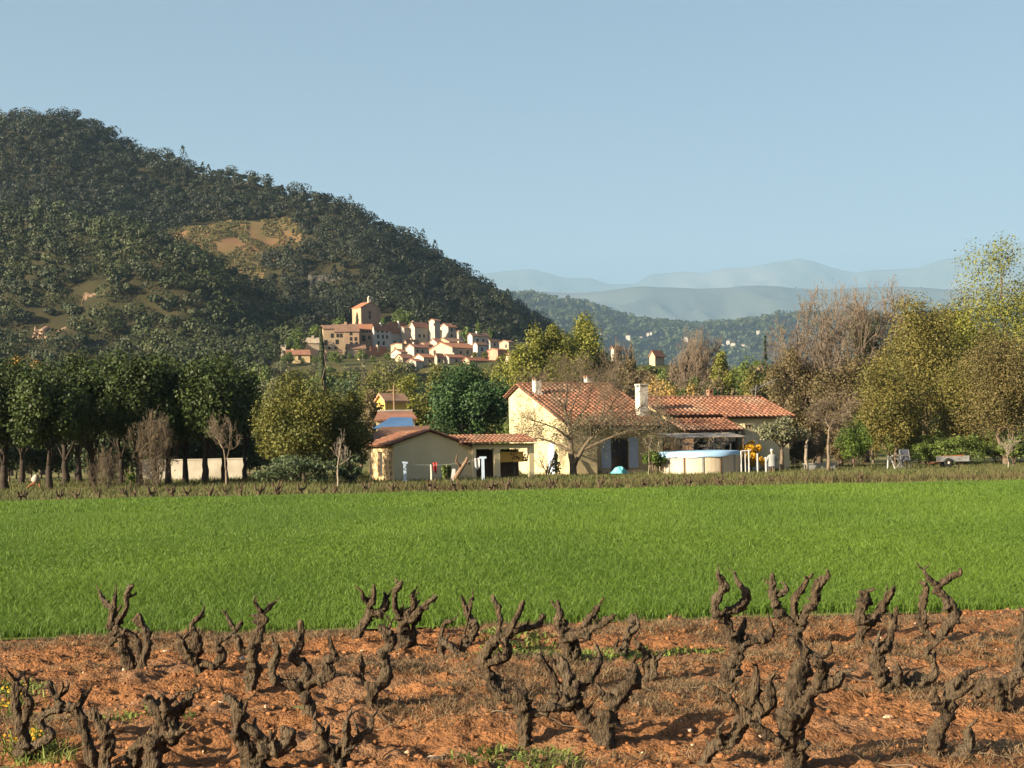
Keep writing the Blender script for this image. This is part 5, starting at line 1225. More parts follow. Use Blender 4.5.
VA = RAD(44); vu = Vector((math.cos(VA), math.sin(VA), 0)); vv = Vector((-math.sin(VA), math.cos(VA), 0))
def vhouse(label, zc, x0, xc, x1, yE, yB, wall, roofc, wins=(), ridge='u', dn=-5.0, va=None, Y=None, rise=None, name='village_house', pitch=.30, extra=None):
    VA = RAD(va if va is not None else 44); vu = Vector((math.cos(VA), math.sin(VA), 0)); vv = Vector((-math.sin(VA), math.cos(VA), 0))
    (p0, pB), (pc, pE), (p1, _) = zc(x0, yB), zc(xc, yE), zc(x1, yB)
    Y = Y or 500 - (pB - 344) * 3.2
    C_ = P(pc, pB, Y); k = Y / F
    W = max(2.5, (p1 - pc) * k / math.cos(VA)) * 1.06; D = (pc - p0) * k / math.sin(VA) if pc - p0 > .4 else 7.5
    Hh = (pB - pE) * k
    root = tag(empty(name, C_), label, 'house', 'houses of the hill village')
    q = lambda a, b, z: vu * a + vv * b + Vector((0, 0, z))
    m = MB()
    ov = .25
    if ridge == 'u':
        rz = Hh + (rise if rise is not None else D * pitch / 2 + .3); pr = [(0, dn), (0, Hh), (D / 2, rz), (D, Hh), (D, dn)]
        m.add([q(0, b, z) for b, z in pr] + [q(W, b, z) for b, z in pr], [tuple(range(4, -1, -1)), tuple(range(5, 10))] + [(i, (i + 1) % 5, (i + 1) % 5 + 5, i + 5) for i in range(5)])
        sl_ = (rz - Hh) / (D / 2)
        R_ = [(-ov, Hh - sl_ * ov), (D / 2, rz), (D + ov, Hh - sl_ * ov)]; th = .22
        m2 = MB(); vs = [q(a, b, z + .04) for a in (-ov, W + ov) for b, z in R_] + [q(a, b, z + .04 + th) for a in (-ov, W + ov) for b, z in R_]
    else:
        rz = Hh + (rise if rise is not None else W * pitch / 2 + .3); pr = [(0, dn), (W, dn), (W, Hh), (W / 2, rz), (0, Hh)]
        m.add([q(a, 0, z) for a, z in pr] + [q(a, D, z) for a, z in pr], [tuple(range(5)), tuple(range(9, 4, -1))] + [(i, i + 5, (i + 1) % 5 + 5, (i + 1) % 5) for i in range(5)])
        sl_ = (rz - Hh) / (W / 2); th = .22
        R_ = [(-ov, Hh - sl_ * ov), (W / 2, rz), (W + ov, Hh - sl_ * ov)]
        m2 = MB(); vs = [q(a, b, z + .04) for b in (-ov, D + ov) for a, z in R_] + [q(a, b, z + .04 + th) for b in (-ov, D + ov) for a, z in R_]
    m.build('wall', vmat(wall, 'wall'), root)
    fs = [(0, 1, 4, 3), (1, 2, 5, 4), (6, 9, 10, 7), (7, 10, 11, 8), (0, 3, 9, 6), (2, 8, 11, 5), (0, 6, 7, 1), (1, 7, 8, 2), (3, 4, 10, 9), (4, 5, 11, 10)]
    m2.add(vs, fs); rfo = m2.build('roof', vmat(roofc, 'roof'), root)
    if W > 5 and name == 'village_house' and ridge == 'u':
        rk = random.Random(label); ca = W * rk.uniform(.15, .85); m4 = MB(); cb = D * rk.uniform(.38, .62)
        m4.hexa([q(ca + i_, cb + j_, z_) for z_ in (Hh, rz + rk.uniform(.5, 1.0)) for i_, j_ in ((-.35, -.35), (.35, -.35), (.35, .35), (-.35, .35))]); m4.build('chimney', vmat(wall, 'wall'), rfo)
    for w in wins:
        wx, wy = zc(w[0], w[1]); sz = (w[2] if len(w) > 2 else 1.0) * .85
        if w[0] >= xc:
            a = (wx - pc) * k / math.cos(VA); z = (pB - wy) * k; m3 = MB()
            m3.hexa([q(a - .5 * sz, -.06, z - .8 * sz), q(a + .5 * sz, -.06, z - .8 * sz), q(a + .5 * sz, -.005, z - .8 * sz), q(a - .5 * sz, -.005, z - .8 * sz), q(a - .5 * sz, -.06, z + .7 * sz), q(a + .5 * sz, -.06, z + .7 * sz), q(a + .5 * sz, -.005, z + .7 * sz), q(a - .5 * sz, -.005, z + .7 * sz)])
        else:
            b = (pc - wx) * k / math.sin(VA); z = (pB - wy) * k; m3 = MB()
            m3.hexa([q(-.06, b + .5 * sz, z - .8 * sz), q(-.06, b - .5 * sz, z - .8 * sz), q(-.005, b - .5 * sz, z - .8 * sz), q(-.005, b + .5 * sz, z - .8 * sz), q(-.06, b + .5 * sz, z + .7 * sz), q(-.06, b - .5 * sz, z + .7 * sz), q(-.005, b - .5 * sz, z + .7 * sz), q(-.005, b + .5 * sz, z + .7 * sz)])
        m3.build('window', M['dark'], root)
    return root, q, W, D, Hh, rz
ch, q, W, D, Hh, rz = vhouse('pink chapel alone above the village, with a small bell gable', zc3, 640, 718, 852, 98, 225, PINK, ORANGE, [(780, 135, 1.0), (780, 168, 1.1)], 'v', Y=540, name='chapel', pitch=.42)
ch['category'] = 'chapel'; del ch['group']
m = MB()
for a0, a1, z0, z1 in ((-.8, -.4, 0, 1.5), (.4, .8, 0, 1.5), (-.8, .8, 1.5, 2.1), (-.5, .5, 2.1, 2.6)):
    m.hexa([q(W / 2 + a, b, rz - .2 + z) for z in (z0, z1) for a, b in ((a0, .3), (a1, .3), (a1, 1.0), (a0, 1.0))])
m.build('bell_gable', vmat(WHITE, 'wall'), ch)
V_ = vhouse
V_('tall beige house at the left end of the old stone row', zc3, 378, 422, 502, 268, 480, BEIGE, RBROWN, [(440, 372, 1.3), (490, 318, 1.1), (465, 425, 1.2)], va=15)
V_('beige house with four scattered dark windows, second in the stone row', zc3, 502, 503, 580, 290, 447, BEIGE, RBROWN, [(534, 318), (560, 318), (528, 368, 1.2), (512, 430, 1.3)], rise=2.6, va=15)
V_('brown house with three rows of paired windows in the stone row', zc3, 580, 582, 694, 288, 412, BROWN, RBROWN, [(637, 302), (637, 345), (673, 345), (637, 383), (678, 383)], rise=2.8, va=15)
V_('brown house with orange roof and a loggia of small windows under the eave', zc3, 694, 696, 816, 275, 396, BROWN, ORANGE, [(728, 287, .7), (745, 287, .7), (765, 287, .7), (785, 287, .7), (780, 333), (738, 340, 1.6)], rise=2.2, va=15)
V_('grey house with two even rows of windows in the long row', zc3, 808, 822, 940, 262, 397, GREY, RUST, [(848, 278), (882, 278), (915, 278), (850, 325), (885, 325), (915, 325), (852, 375), (890, 375)], rise=1.6)
V_('grey house with one tall window, right end of the long row', zc4, -6, 0, 112, 256, 382, GREY, RUST, [(72, 278, 1.1), (35, 370, .9), (85, 370, .9)], rise=1.8)
V_('dark set back house in the gap of the long row', zc4, 112, 114, 188, 262, 378, (.30, .27, .24), RBROWN, [], rise=1.4)
V_('tall house with bright white gable and shaded front', zc4, 148, 197, 300, 252, 378, WHITE, RUST, [(232, 318, .9), (265, 318, .9)], rise=1.9)
V_('small white tower house above the long row', zc4, 305, 352, 373, 203, 258, WHITE, RUST, [(348, 232, .7)], Y=505, rise=.6)
V_('tall white house with shaded right front at the top right', zc4, 386, 460, 524, 254, 352, WHITE, RUST, [(486, 272, .9), (486, 318, .9)], rise=1.5)
V_('cream house tucked below the small white tower', zc4, 338, 392, 412, 282, 347, CREAMW, RUST, [], rise=.8)
V_('narrow white house with a dark roof, right of the tall white house', zc4, 527, 553, 603, 292, 352, WHITE, RBROWN, [(580, 318, .8)], rise=.6)
V_('broad grey house with white left gable on the right of the village', zc4, 612, 650, 775, 322, 432, GREY, RBROWN, [(690, 355, .9), (735, 355, .9), (690, 400, .9)], rise=1.0)
V_('small house with pale roof gable behind the broad grey house', zc4, 700, 760, 778, 318, 350, CREAMW, RUST, [], Y=512, rise=.8)
V_('cream walled house at the far right of the village', zc4, 862, 935, 966, 372, 432, CREAMW, RUST, [(915, 400, .9)], rise=.7)
V_('red walled house at the right end below the cream one', zc4, 768, 850, 925, 436, 522, REDW, ORANGE, [(885, 470, .8)], rise=.6)
V_('white house with long brown roof below the tall white house', zc4, 300, 372, 468, 376, 405, WHITE, RUST, [], rise=1.5)
V_('low house with brown roof right of the white long roofed one', zc4, 466, 468, 572, 370, 405, BEIGE, RBROWN, [(520, 388, .7)], rise=1.6)
V_('big house with long orange roof and stone gable in the middle', zc4, 300, 492, 690, 416, 500, STONE, ORANGE, [(608, 445, 1.0), (668, 440, 1.0), (556, 452, .8), (345, 440, 1.2)], rise=2.0)
V_('blue grey house right of the big orange roofed house', zc4, 655, 690, 762, 392, 492, GREY, RBROWN, [(725, 425, .9), (725, 465, .9)], rise=.8)
V_('white house with shaded blue grey front below the tall gable', zc4, 118, 190, 302, 413, 472, WHITE, RUST, [(215, 440, .8), (252, 440, .8)], rise=1.2)
V_('low brown roofed house right of the blue grey fronted one', zc4, 215, 290, 335, 398, 442, CREAMW, RUST, [], rise=1.0)
V_('low cream flat fronted house below the long grey row', zc4, -2, 96, 112, 388, 442, CREAMW, RUST, [(35, 415, .7)], rise=.4)
V_('low white house with red brown roof under the cream one', zc4, -2, 88, 126, 454, 492, WHITE, RUST, [(60, 475, .7)], rise=1.2)
V_('small house with red tiled roof in the front of the village', zc4, 35, 100, 182, 498, 523, CREAMW, RUST, [], rise=1.3)
V_('bright white gabled house with orange roof in the front row', zc4, 178, 266, 350, 494, 547, WHITE, ORANGE, [(230, 530, .8), (310, 520, .8)], rise=1.2)
V_('small white gabled house with orange roof right of the front row', zc4, 402, 466, 580, 492, 542, WHITE, ORANGE, [(520, 515, .8)], rise=1.0)
V_('long low wall house with an orange roof at the lower right', zc4, 575, 625, 772, 516, 545, CREAMW, ORANGE, [], rise=1.0)
V_('small white house with pale roof low in front of the village', zc4, 120, 205, 255, 526, 557, WHITE, RUST, [(180, 540, .7)], rise=.9)
V_('cream house with wide brown roof below the stone row', zc3, 590, 610, 742, 422, 470, CREAMW, RBROWN, [(700, 445, .8)], rise=1.4, va=15)
V_('low house with bright orange roof beside the wide brown roof', zc3, 788, 800, 905, 450, 475, CREAMW, ORANGE, [], rise=1.8)
V_('yellow villa with brown roof alone at the left of the village', zc3, 108, 140, 300, 472, 546, YEL, RUST, [(168, 498, 1.1), (230, 492, 1.1)], Y=448, rise=1.6, dn=-2.0, va=15)
V_('pale ruined stone house stepping down the left of the village', zc3, 215, 225, 382, 372, 442, STONE, (.42, .35, .27), [], Y=470, rise=1.4, va=15)
V_('pale roofed house half hidden by the poplars at the right', zc4, 910, 960, 1010, 480, 545, CREAMW, RUST, [(940, 510, .8)], Y=432, rise=1.0)
V_('low stone fronted house between the two white front gables', zc4, 350, 372, 402, 486, 546, STONE, RUST, [(388, 515, .8)], rise=.9)
V_('grey walled house behind the cream house at the far right', zc4, 772, 790, 862, 366, 424, GREY, RBROWN, [(825, 390, .8)], rise=.7)
V_('small beige cottage below the tall beige house of the stone row', zc3, 445, 470, 560, 452, 488, BEIGE, RBROWN, [(520, 472, .7)], rise=1.0, va=15)
V_('beige house with brown roof left of the bright orange roof', zc3, 688, 705, 785, 462, 496, BEIGE, RUST, [(745, 480, .7)], rise=1.0)
V_('low brown house between the grey row and the white fronted house', zc4, 112, 130, 215, 372, 410, BROWN, RBROWN, [(170, 392, .7)], rise=.9)
# village cars
for px, lb in ((290.5, 'small dark car parked at the left end of the village street'), (295.8, 'small white car parked at the left end of the village street')):
    p = P(px, 344.6, 470); r = thing('parked_car', lb, 'car', p, 'cars parked by the village')
    wh = 'white' in lb; m = MB(); m.hexa([(-2, -.8, .3), (2, -.8, .3), (2, .8, .3), (-2, .8, .3), (-2, -.8, .85), (2, -.8, .85), (2, .8, .85), (-2, .8, .85)]); m.hexa([(-1.7, -.75, .85), (1.1, -.75, .85), (1.1, .75, .85), (-1.7, .75, .85), (-1.3, -.65, 1.42), (.5, -.65, 1.42), (.5, .65, 1.42), (-1.3, .65, 1.42)]); m.build('body', M['carwhite'] if wh else M['trouser'], r)
    m = MB(); m.hexa([(-1.5, -.77, .9), (.9, -.77, .9), (.9, -.755, .9), (-1.5, -.755, .9), (-1.2, -.70, 1.36), (.45, -.70, 1.36), (.45, -.68, 1.36), (-1.2, -.68, 1.36)]); m.build('side_window', M['glass'], r)
    for x in (-1.25, 1.25): m = MB(); m.lathe([(.32, -.1), (.32, .1)], n=14); m.v = [(a + x, c - .8, b + .32) for a, b, c in m.v]; m.build('wheel', M['rubber'], r)
    m = MB(); m.box(-3, 3, -2, 4, -6, -.01); tag(m.build('terrace', vmat(STONE, 'wall'), loc=p), 'stone terrace under the ' + ('white' if wh else 'dark') + ' parked car', 'terrace')
# lone houses in the middle distance
def mhouse(label, px0, px1, yE, yB, Y, wall, roofc, rise, wins=(), grp=None):
    zc = lambda x, y: (x, y)
    if Y > 200:
        h_ = rise_hit(px0 + (px1 - px0) * .35, yB); Y = h_.y if h_ else Y
    r = vhouse(label, zc, px0, px0 + (px1 - px0) * .35, px1, yE, yB, wall, roofc, wins, Y=Y, rise=rise)[0]
    if grp: r['group'] = grp
    elif 'group' in r: del r['group']
    return r
mhouse('small yellow house with tiled roof behind the hut', 376, 402, 401, 414, 135, (.72, .47, .13), (.44, .26, .16), .55)
mhouse('tall white house tower rising among trees right of the pale green trees', 611.5, 619, 349, 370, 260, WHITE, RUST, .6, [(617.3, 352, .7), (617.3, 360, .7)])
mhouse('white house with red roof half hidden behind the golden tree', 684, 696, 362, 374, 230, WHITE, ORANGE, .7, [(692, 367, .7)])
mhouse('long roofed villa behind the brown trees below the valley', 650, 665, 356, 366, 300, CREAMW, RUST, 1.2)
shd = thing('tiled_shed', 'low shed with a brown roof and a blue sheet behind the hut', 'shed', at(398, 470, 99)); o = shd.location
def slab(name, c4, th, mat, root):
    lo = [Vector(v) - o for v in c4]; m = MB(); m.hexa([v - Vector((0, 0, th)) for v in lo] + lo); return m.build(name, mat, root)
rf = slab('roof', [P(367, 441, 93.5), P(428, 437, 95), P(430, 425.5, 99), P(381, 427, 98)], .14, vmat((.16, .085, .055), 'roof'), shd)  # brown darkened to put this roof's shadow into its colour
slab('sheet', [P(373, 428, 98.3), P(414, 426.5, 99.3), P(412, 417.5, 102.5), P(391, 417, 102)], .06, M['tarpblue'], shd)
uf = slab('upper_roof', [P(374, 419.5, 103), P(417, 418, 104), P(412, 411, 107), P(378, 411.5, 106)], .14, vmat(RUST, 'roof'), shd)
m = MB(); m.tube([P(378, 411.3, 106) - o, P(412, 410.8, 107) - o], .09, 8); m.build('ridge', M['wallwhite'], uf)
for (pa, pb, pc_, pd) in (((369, 440.5, 93.8), (427, 436.8, 95.2), (426, 426.2, 98.8), (383, 427.4, 97.8)), ((376, 420, 103.2), (415, 418.4, 104.2), (410, 411.8, 106.8), (380, 412.3, 105.8))):
    q4 = [P(*pa) - o, P(*pb) - o, P(*pc_) - o, P(*pd) - o]; m = MB(); m.hexa([Vector((v.x, v.y, -.1)) for v in q4] + [v - Vector((0, 0, .15)) for v in q4]); m.build('wall', M['hutwall'], shd)
up = thing('utility_pole', 'thin wooden utility pole beside the small yellow house', 'pole', at(395.5, 470, 118)); h = P(395, 385, 118).z; m = MB(); m.tube([(0, 0, -.1), (0, 0, h)], [.13, .09], 8); m.build('shaft', M['wood'], up); m = MB(); m.box(-.55, .55, -.05, .05, h - .5, h - .38); m.build('crossarm', M['wood'], up)
# white villas on the hazy valley hill
from mathutils.bvhtree import BVHTree
bvh = strip_bvh(VH, VHN, 53)
for px, py, w in ((602, 337, 3), (607, 339, 2.5), (628, 339.5, 4), (634, 343, 2.5), (641, 340, 3), (648, 336, 2.5), (651, 335, 2), (686, 341, 3.5), (674, 340, 2.5), (728, 344, 3), (733, 347, 4), (744, 349, 5), (758, 334, 3), (738, 343, 2), (723, 347, 2.5)):
    dx, dz = ray(px, py); hit = bvh.ray_cast(Vector((0, 0, CAMZ)), Vector((dx, 1, dz)))[0]
    if hit is None: continue
    p = hit + Vector((0, 0, 6)); Y = p.y; s = min(w * Y / F / 2, 9.0)
    r = thing('distant_villa', 'tiny pale villa in the hazy valley beyond the farmhouse', 'house', p, 'tiny pale villas in the hazy valley')
    m = MB(); m.box(-s, s, -s, s, -10, s * .9); m.build('wall', M['white'], r); m = MB(); m.hexa([(-s - .4, -s - .4, s * .8), (s + .4, -s - .4, s * .8), (s + .4, s + .4, s * .8), (-s - .4, s + .4, s * .8), (-s - .4, -.2, s * 1.25), (s + .4, -.2, s * 1.25), (s + .4, .2, s * 1.25), (-s - .4, .2, s * 1.25)]); m.build('roof', vmat(RUST, 'roof'), r)
# ================================================================ the old vines
VW = {'A': (0, 640, 6.0), 'Z': (0, 560, 3.692), 'B': (80, 575, 5.907), 'C': (160, 590, 4.314), 'D': (270, 590, 4.314), 'E': (340, 570, 7.314), 'G': (440, 580, 4.267), 'H': (540, 590, 4.517), 'I': (690, 560, 3.694), 'J': (840, 560, 3.692), 'K': (910, 600, 4.571), 'Y': (200, 560, 3.692)}
def cr_spline(p, r, n):
    p = [2 * p[0] - p[1]] + list(p) + [2 * p[-1] - p[-2]]; out, rad = [], []
    for i in range(1, len(p) - 2):
        for k in range(n):
            t = k / n; a, b, c, d = p[i - 1], p[i], p[i + 1], p[i + 2]
            out.append(.5 * ((2 * b) + (c - a) * t + (2 * a - 5 * b + 4 * c - d) * t * t + (3 * b - a - 3 * c + d) * t ** 3)); rad.append(r[i - 1] + (r[i] - r[i - 1]) * t)
    out.append(p[-2]); rad.append(r[-1]); return out, rad
def gnarl(name, pts, rad, seed, root, mat, ns=14, amp=1.0):
    """a knotty tapered limb"""
    L = sum((b - a).length for a, b in zip(pts[:-1], pts[1:])); n = max(3, int(L / max(1, len(pts) - 1) / .011) + 1)
    p, r = cr_spline(pts, rad, n); m = len(p); vs, fs = [], []
    A = np.array([tuple(x) for x in p]); T = np.gradient(A, axis=0); T /= np.linalg.norm(T, axis=1, keepdims=True) + 1e-9
    rk = random.Random(int(seed * 1000)); KB = [(rk.random() * L, rk.uniform(.3, 1.0) * amp, rk.uniform(.008, .02), rk.random() * 6.28) for _ in range(max(2, int(L / .04)))]
    side = Vector((.3, .9, .1)); s = 0
    for i in range(m):
        t = Vector(T[i]); side = (side - t * side.dot(t)); side = side.normalized() if side.length > 1e-4 else t.orthogonal().normalized(); bi = t.cross(side)
        if i: s += (p[i] - p[i - 1]).length
        knob = 1 + .30 * mnoise.noise(Vector((s * 17, seed * 3.1, .5))) * amp + .14 * mnoise.noise(Vector((s * 45, seed * 1.7, 4)))
        end = min(1, (m - 1 - i) / max(2, .018 / .011)); end = .45 + .55 * end
        for k in range(ns):
            a = 6.28318 * k / ns + s * 5.5; d = side * math.cos(a) + bi * math.sin(a)
            f = 1 + sum(h_ * math.exp(-((s - s0_) / w_) ** 2) * max(0, math.cos(a - a0_)) ** 2 for s0_, h_, w_, a0_ in KB if abs(s - s0_) < 2.5 * w_) + amp * (.52 * mnoise.noise(Vector((math.cos(a) * 1.5 + seed, math.sin(a) * 1.5, s * 12))) + .48 * mnoise.noise(Vector((math.cos(a) * 3.4, math.sin(a) * 3.4 + seed, s * 14))) + .34 * mnoise.noise(Vector((math.cos(a) * 7, math.sin(a) * 7 + seed, s * 60))))
            vs.append(p[i] + d * (r[i] * knob * f * end))
    for i in range(m - 1):
        for k in range(ns): fs.append((i * ns + k, i * ns + (k + 1) % ns, (i + 1) * ns + (k + 1) % ns, (i + 1) * ns + k))
    fs.append(tuple(range(ns - 1, -1, -1))); fs.append(tuple(range((m - 1) * ns, m * ns)))
    b = MB(); b.smooth = True; b.add(vs, fs); return b.build(name, mat, root)
VINES = [
 ('knobbly vine with two short horns at the left edge of the front row', 'A', (150, 712), [
   [(150, 700, 50), (140, 590, 45), (118, 480, 45), (95, 390, 38), (95, 300, 34), (92, 240, 30)], [(95, 245, 14), (68, 215, 10), (42, 178, 7)], [(95, 245, 14), (125, 215, 10), (158, 183, 7)],
   [(130, 520, 38), (165, 440, 28), (178, 370, 26), (150, 320, 20), (170, 268, 22)], [(170, 660, 40), (265, 610, 32), (312, 560, 28), (258, 520, 28), (245, 470, 28), (290, 430, 30)]]),
 ('arching vine with a fork of thin spurs, second in the front row', 'A', (555, 770), [
   [(560, 760, 50), (530, 640, 42), (505, 540, 40), (482, 450, 36), (440, 412, 34), (370, 400, 38), (340, 350, 30), (318, 300, 24), (290, 243, 18)], [(350, 335, 12), (375, 290, 9), (375, 248, 7)], [(362, 338, 12), (402, 298, 9), (418, 253, 7)], [(440, 405, 30), (480, 390, 28), (492, 342, 26)], [(370, 410, 36), (300, 425, 30), (262, 450, 24)]]),
 ('dark upright vine leaning left with a clenched head, third in the front row', 'A', (625, 805), [
   [(622, 800, 44), (630, 690, 50), (652, 610, 52), (612, 530, 40), (580, 470, 34), (560, 408, 28)], [(640, 560, 40), (632, 500, 28), (600, 478, 20)], [(575, 470, 22), (540, 455, 16)]]),
 ('thick low vine spreading into a pointing right arm, fourth in the front row', 'Z', (570, 790), [
   [(565, 780, 45), (570, 690, 46), (602, 620, 40), (590, 570, 30), (560, 530, 24), (538, 498, 17)], [(640, 665, 34), (635, 580, 28), (662, 555, 24), (690, 520, 20), (702, 490, 12), (742, 472, 6)], [(545, 665, 28), (505, 700, 28), (498, 765, 24)], [(600, 640, 30), (650, 640, 24), (684, 630, 12)], [(600, 600, 30), (612, 540, 22), (608, 505, 12)]]),
 ('tall double trunked vine with three upright spurs against the crop on the left', 'B', (345, 615), [
   [(350, 615, 50), (290, 520, 45), (260, 430, 45), (245, 350, 38), (205, 300, 34)], [(190, 290, 28), (190, 205, 22), (165, 180, 16), (130, 140, 14), (115, 93, 8)], [(205, 230, 26), (203, 150, 20), (215, 92, 8)], [(225, 270, 28), (272, 200, 18), (275, 130, 16), (292, 75, 12), (316, 63, 7)], [(225, 330, 40), (195, 380, 34), (178, 415, 16)], [(370, 610, 40), (375, 500, 30), (396, 420, 26), (394, 340, 24), (358, 280, 28), (344, 225, 16)], [(345, 570, 30), (345, 430, 24), (320, 360, 22), (255, 340, 22)]]),
 ('sprawling vine with a thick elbow reaching right, beside the tall three spurred one', 'C', (180, 395), [
   [(182, 395, 30), (165, 345, 28), (140, 300, 27), (105, 260, 25), (92, 212, 18)], [(150, 285, 26), (160, 220, 25), (140, 165, 18), (145, 140, 15), (170, 115, 13), (190, 88, 6)], [(175, 312, 18), (235, 325, 22), (268, 275, 23), (246, 228, 17), (290, 205, 14), (325, 175, 14), (357, 135, 13)], [(322, 170, 11), (292, 118, 7), (282, 88, 4)]]),
 ('stout straight vine with a small forked crown, left of centre', 'C', (395, 445), [
   [(395, 445, 30), (402, 350, 36), (402, 250, 40), (432, 170, 32), (445, 100, 22)], [(437, 95, 12), (415, 60, 8), (404, 38, 5)], [(450, 92, 14), (480, 65, 9), (496, 53, 5)], [(385, 265, 26), (350, 255, 18), (338, 200, 14)]]),
 ('open vine like a three armed candlestick, between the stout one and the centre', 'D', (165, 580), [
   [(165, 575, 34), (166, 490, 28), (150, 430, 30), (200, 392, 28), (250, 370, 30), (266, 345, 22), (242, 312, 20), (282, 290, 22), (266, 245, 15), (255, 198, 6)], [(140, 432, 30), (70, 402, 28), (18, 390, 24), (15, 330, 22), (36, 272, 22), (15, 222, 13)], [(152, 400, 28), (156, 330, 26), (95, 288, 26), (120, 245, 22), (136, 190, 20), (128, 128, 11)]]),
 ('crooked vine with a swollen right arm at the bottom edge, left of centre', 'Y', (200, 800), [
   [(200, 790, 55), (182, 720, 48), (142, 650, 36), (142, 570, 32), (122, 522, 24), (88, 494, 8)], [(150, 600, 12), (162, 560, 9), (172, 520, 5)], [(205, 745, 42), (252, 700, 32), (300, 692, 38), (322, 652, 32), (300, 612, 20)], [(160, 610, 22), (205, 640, 24), (252, 682, 24)]]),
 ('low V shaped vine at the bottom edge, left of centre', 'D', (300, 800), [
   [(296, 800, 60), (304, 715, 48)], [(275, 730, 36), (235, 650, 26), (210, 600, 24), (190, 556, 17)], [(320, 710, 36), (330, 640, 28), (330, 590, 20), (335, 555, 9)], [(336, 690, 32), (388, 630, 17), (426, 600, 14), (442, 548, 11)], [(330, 575, 8), (350, 535, 6), (395, 512, 4)]]),
 ('twisted S shaped vine standing behind the low V shaped one', 'D', (440, 560), [
   [(440, 556, 22), (440, 480, 27), (452, 430, 32), (490, 388, 36), (502, 330, 29), (488, 272, 21), (522, 230, 28), (500, 190, 24), (468, 150, 8)], [(500, 185, 10), (492, 148, 5)], [(508, 180, 10), (524, 138, 5)], [(436, 430, 20), (400, 382, 14), (400, 335, 14), (398, 298, 9)]]),
 ('leaning back row vine with a crowded head of stubs, against the crop left of centre', 'E', (110, 565), [
   [(108, 565, 38), (140, 450, 38), (198, 350, 46), (232, 290, 44)], [(205, 240, 25), (170, 200, 19), (166, 158, 14)], [(235, 240, 32), (250, 172, 25), (248, 98, 7)], [(262, 318, 45), (322, 280, 34), (338, 210, 26), (318, 148, 7)]]),
 ('many armed back row vine with a hand like crown, left of centre', 'E', (500, 610), [
   [(468, 605, 46), (470, 480, 58), (462, 360, 54), (450, 310, 40)], [(432, 320, 26), (405, 262, 21), (400, 172, 24), (430, 120, 19), (462, 78, 6)], [(470, 320, 36), (542, 262, 32), (528, 190, 18), (556, 138, 7)], [(520, 350, 32), (598, 282, 30), (650, 230, 24), (714, 198, 12)], [(515, 600, 28), (540, 490, 34), (538, 405, 28), (590, 335, 26)]]),
 ('small thin vine with one hooked arm, right of the hand shaped one', 'E', (740, 640), [
   [(740, 635, 26), (735, 530, 27), (745, 450, 20), (766, 390, 18), (826, 374, 12)], [(755, 520, 30), (820, 572, 28), (845, 620, 14)]]),
 ('back row vine with a pale cane tied against it, at the middle left', 'E', (890, 630), [
   [(888, 630, 38), (930, 520, 40), (990, 425, 46), (962, 370, 36), (930, 322, 26), (910, 250, 16), (884, 178, 9)], [(942, 310, 20), (956, 232, 14), (973, 198, 9)], [(856, 645, 9), (900, 500, 8), (966, 218, 6)]]),
 ('broad low vine with five upturned arms, at the centre', 'G', (255, 515), [
   [(262, 512, 38), (212, 405, 35), (182, 350, 30), (215, 282, 28), (258, 240, 26)], [(252, 225, 17), (255, 160, 16), (240, 100, 16), (222, 62, 7)], [(296, 232, 24), (318, 180, 20), (345, 120, 15), (357, 86, 7)], [(310, 218, 20), (370, 206, 16), (420, 190, 14), (442, 146, 11)], [(222, 352, 24), (275, 330, 26), (287, 290, 24), (270, 245, 20)]]),
 ('pale cut stump of a vine with one looping arm, at the centre', 'G', (362, 715), [
   [(362, 710, 33), (360, 600, 38), (346, 510, 42), (368, 470, 15)], [(372, 575, 28), (440, 558, 22), (488, 522, 20), (492, 470, 22), (488, 420, 20), (450, 360, 18), (408, 318, 20)], [(328, 515, 28), (262, 492, 24), (240, 460, 12)]]),
 ('massive vine with a broad twisted trunk and many arms, right of centre', 'H', (305, 735), [
   [(302, 730, 58), (290, 620, 60), (308, 540, 50)], [(318, 540, 42), (380, 452, 38), (424, 400, 33), (422, 328, 20)], [(255, 620, 38), (190, 565, 44), (150, 490, 46), (155, 440, 38)], [(175, 435, 32), (232, 380, 26), (270, 310, 22), (250, 238, 9)], [(135, 450, 34), (102, 350, 34), (62, 286, 18)], [(140, 520, 36), (62, 530, 30), (-5, 545, 18)], [(320, 500, 26), (290, 470, 20)]]),
 ('back row vine with one long arm stretched right, just right of centre', 'H', (145, 355), [
   [(142, 352, 40), (122, 260, 32), (105, 210, 28), (85, 150, 24), (85, 90, 18), (80, 43, 7)], [(130, 215, 30), (200, 190, 24), (270, 155, 20), (345, 112, 9)], [(180, 190, 20), (232, 120, 20), (268, 72, 11)], [(150, 300, 34), (166, 270, 27), (155, 215, 20)], [(100, 170, 16), (126, 148, 9)]]),
 ('short hooked vine behind the massive one', 'H', (362, 310), [
   [(362, 305, 30), (390, 240, 22), (406, 190, 22), (420, 142, 23), (410, 108, 11)], [(426, 185, 18), (446, 158, 17)], [(362, 280, 26), (342, 258, 16), (350, 238, 10)]]),
 ('thin vine with a curled head, right of the short hooked one', 'H', (482, 430), [
   [(482, 425, 30), (490, 340, 24), (470, 280, 20), (424, 228, 11)], [(505, 390, 22), (520, 320, 18), (547, 293, 9)]]),
 ('tall vine with two raised fists against the crop, right of centre', 'I', (135, 500), [
   [(128, 495, 36), (152, 400, 38), (172, 340, 26), (150, 270, 26), (134, 210, 28)], [(102, 205, 22), (95, 150, 22), (126, 100, 24), (105, 60, 14), (104, 32, 4)], [(140, 192, 20), (200, 160, 20), (206, 120, 20), (175, 80, 13), (164, 48, 5)], [(176, 335, 20), (230, 300, 20), (290, 285, 18), (301, 236, 8)], [(186, 330, 18), (185, 282, 16), (206, 216, 7)]]),
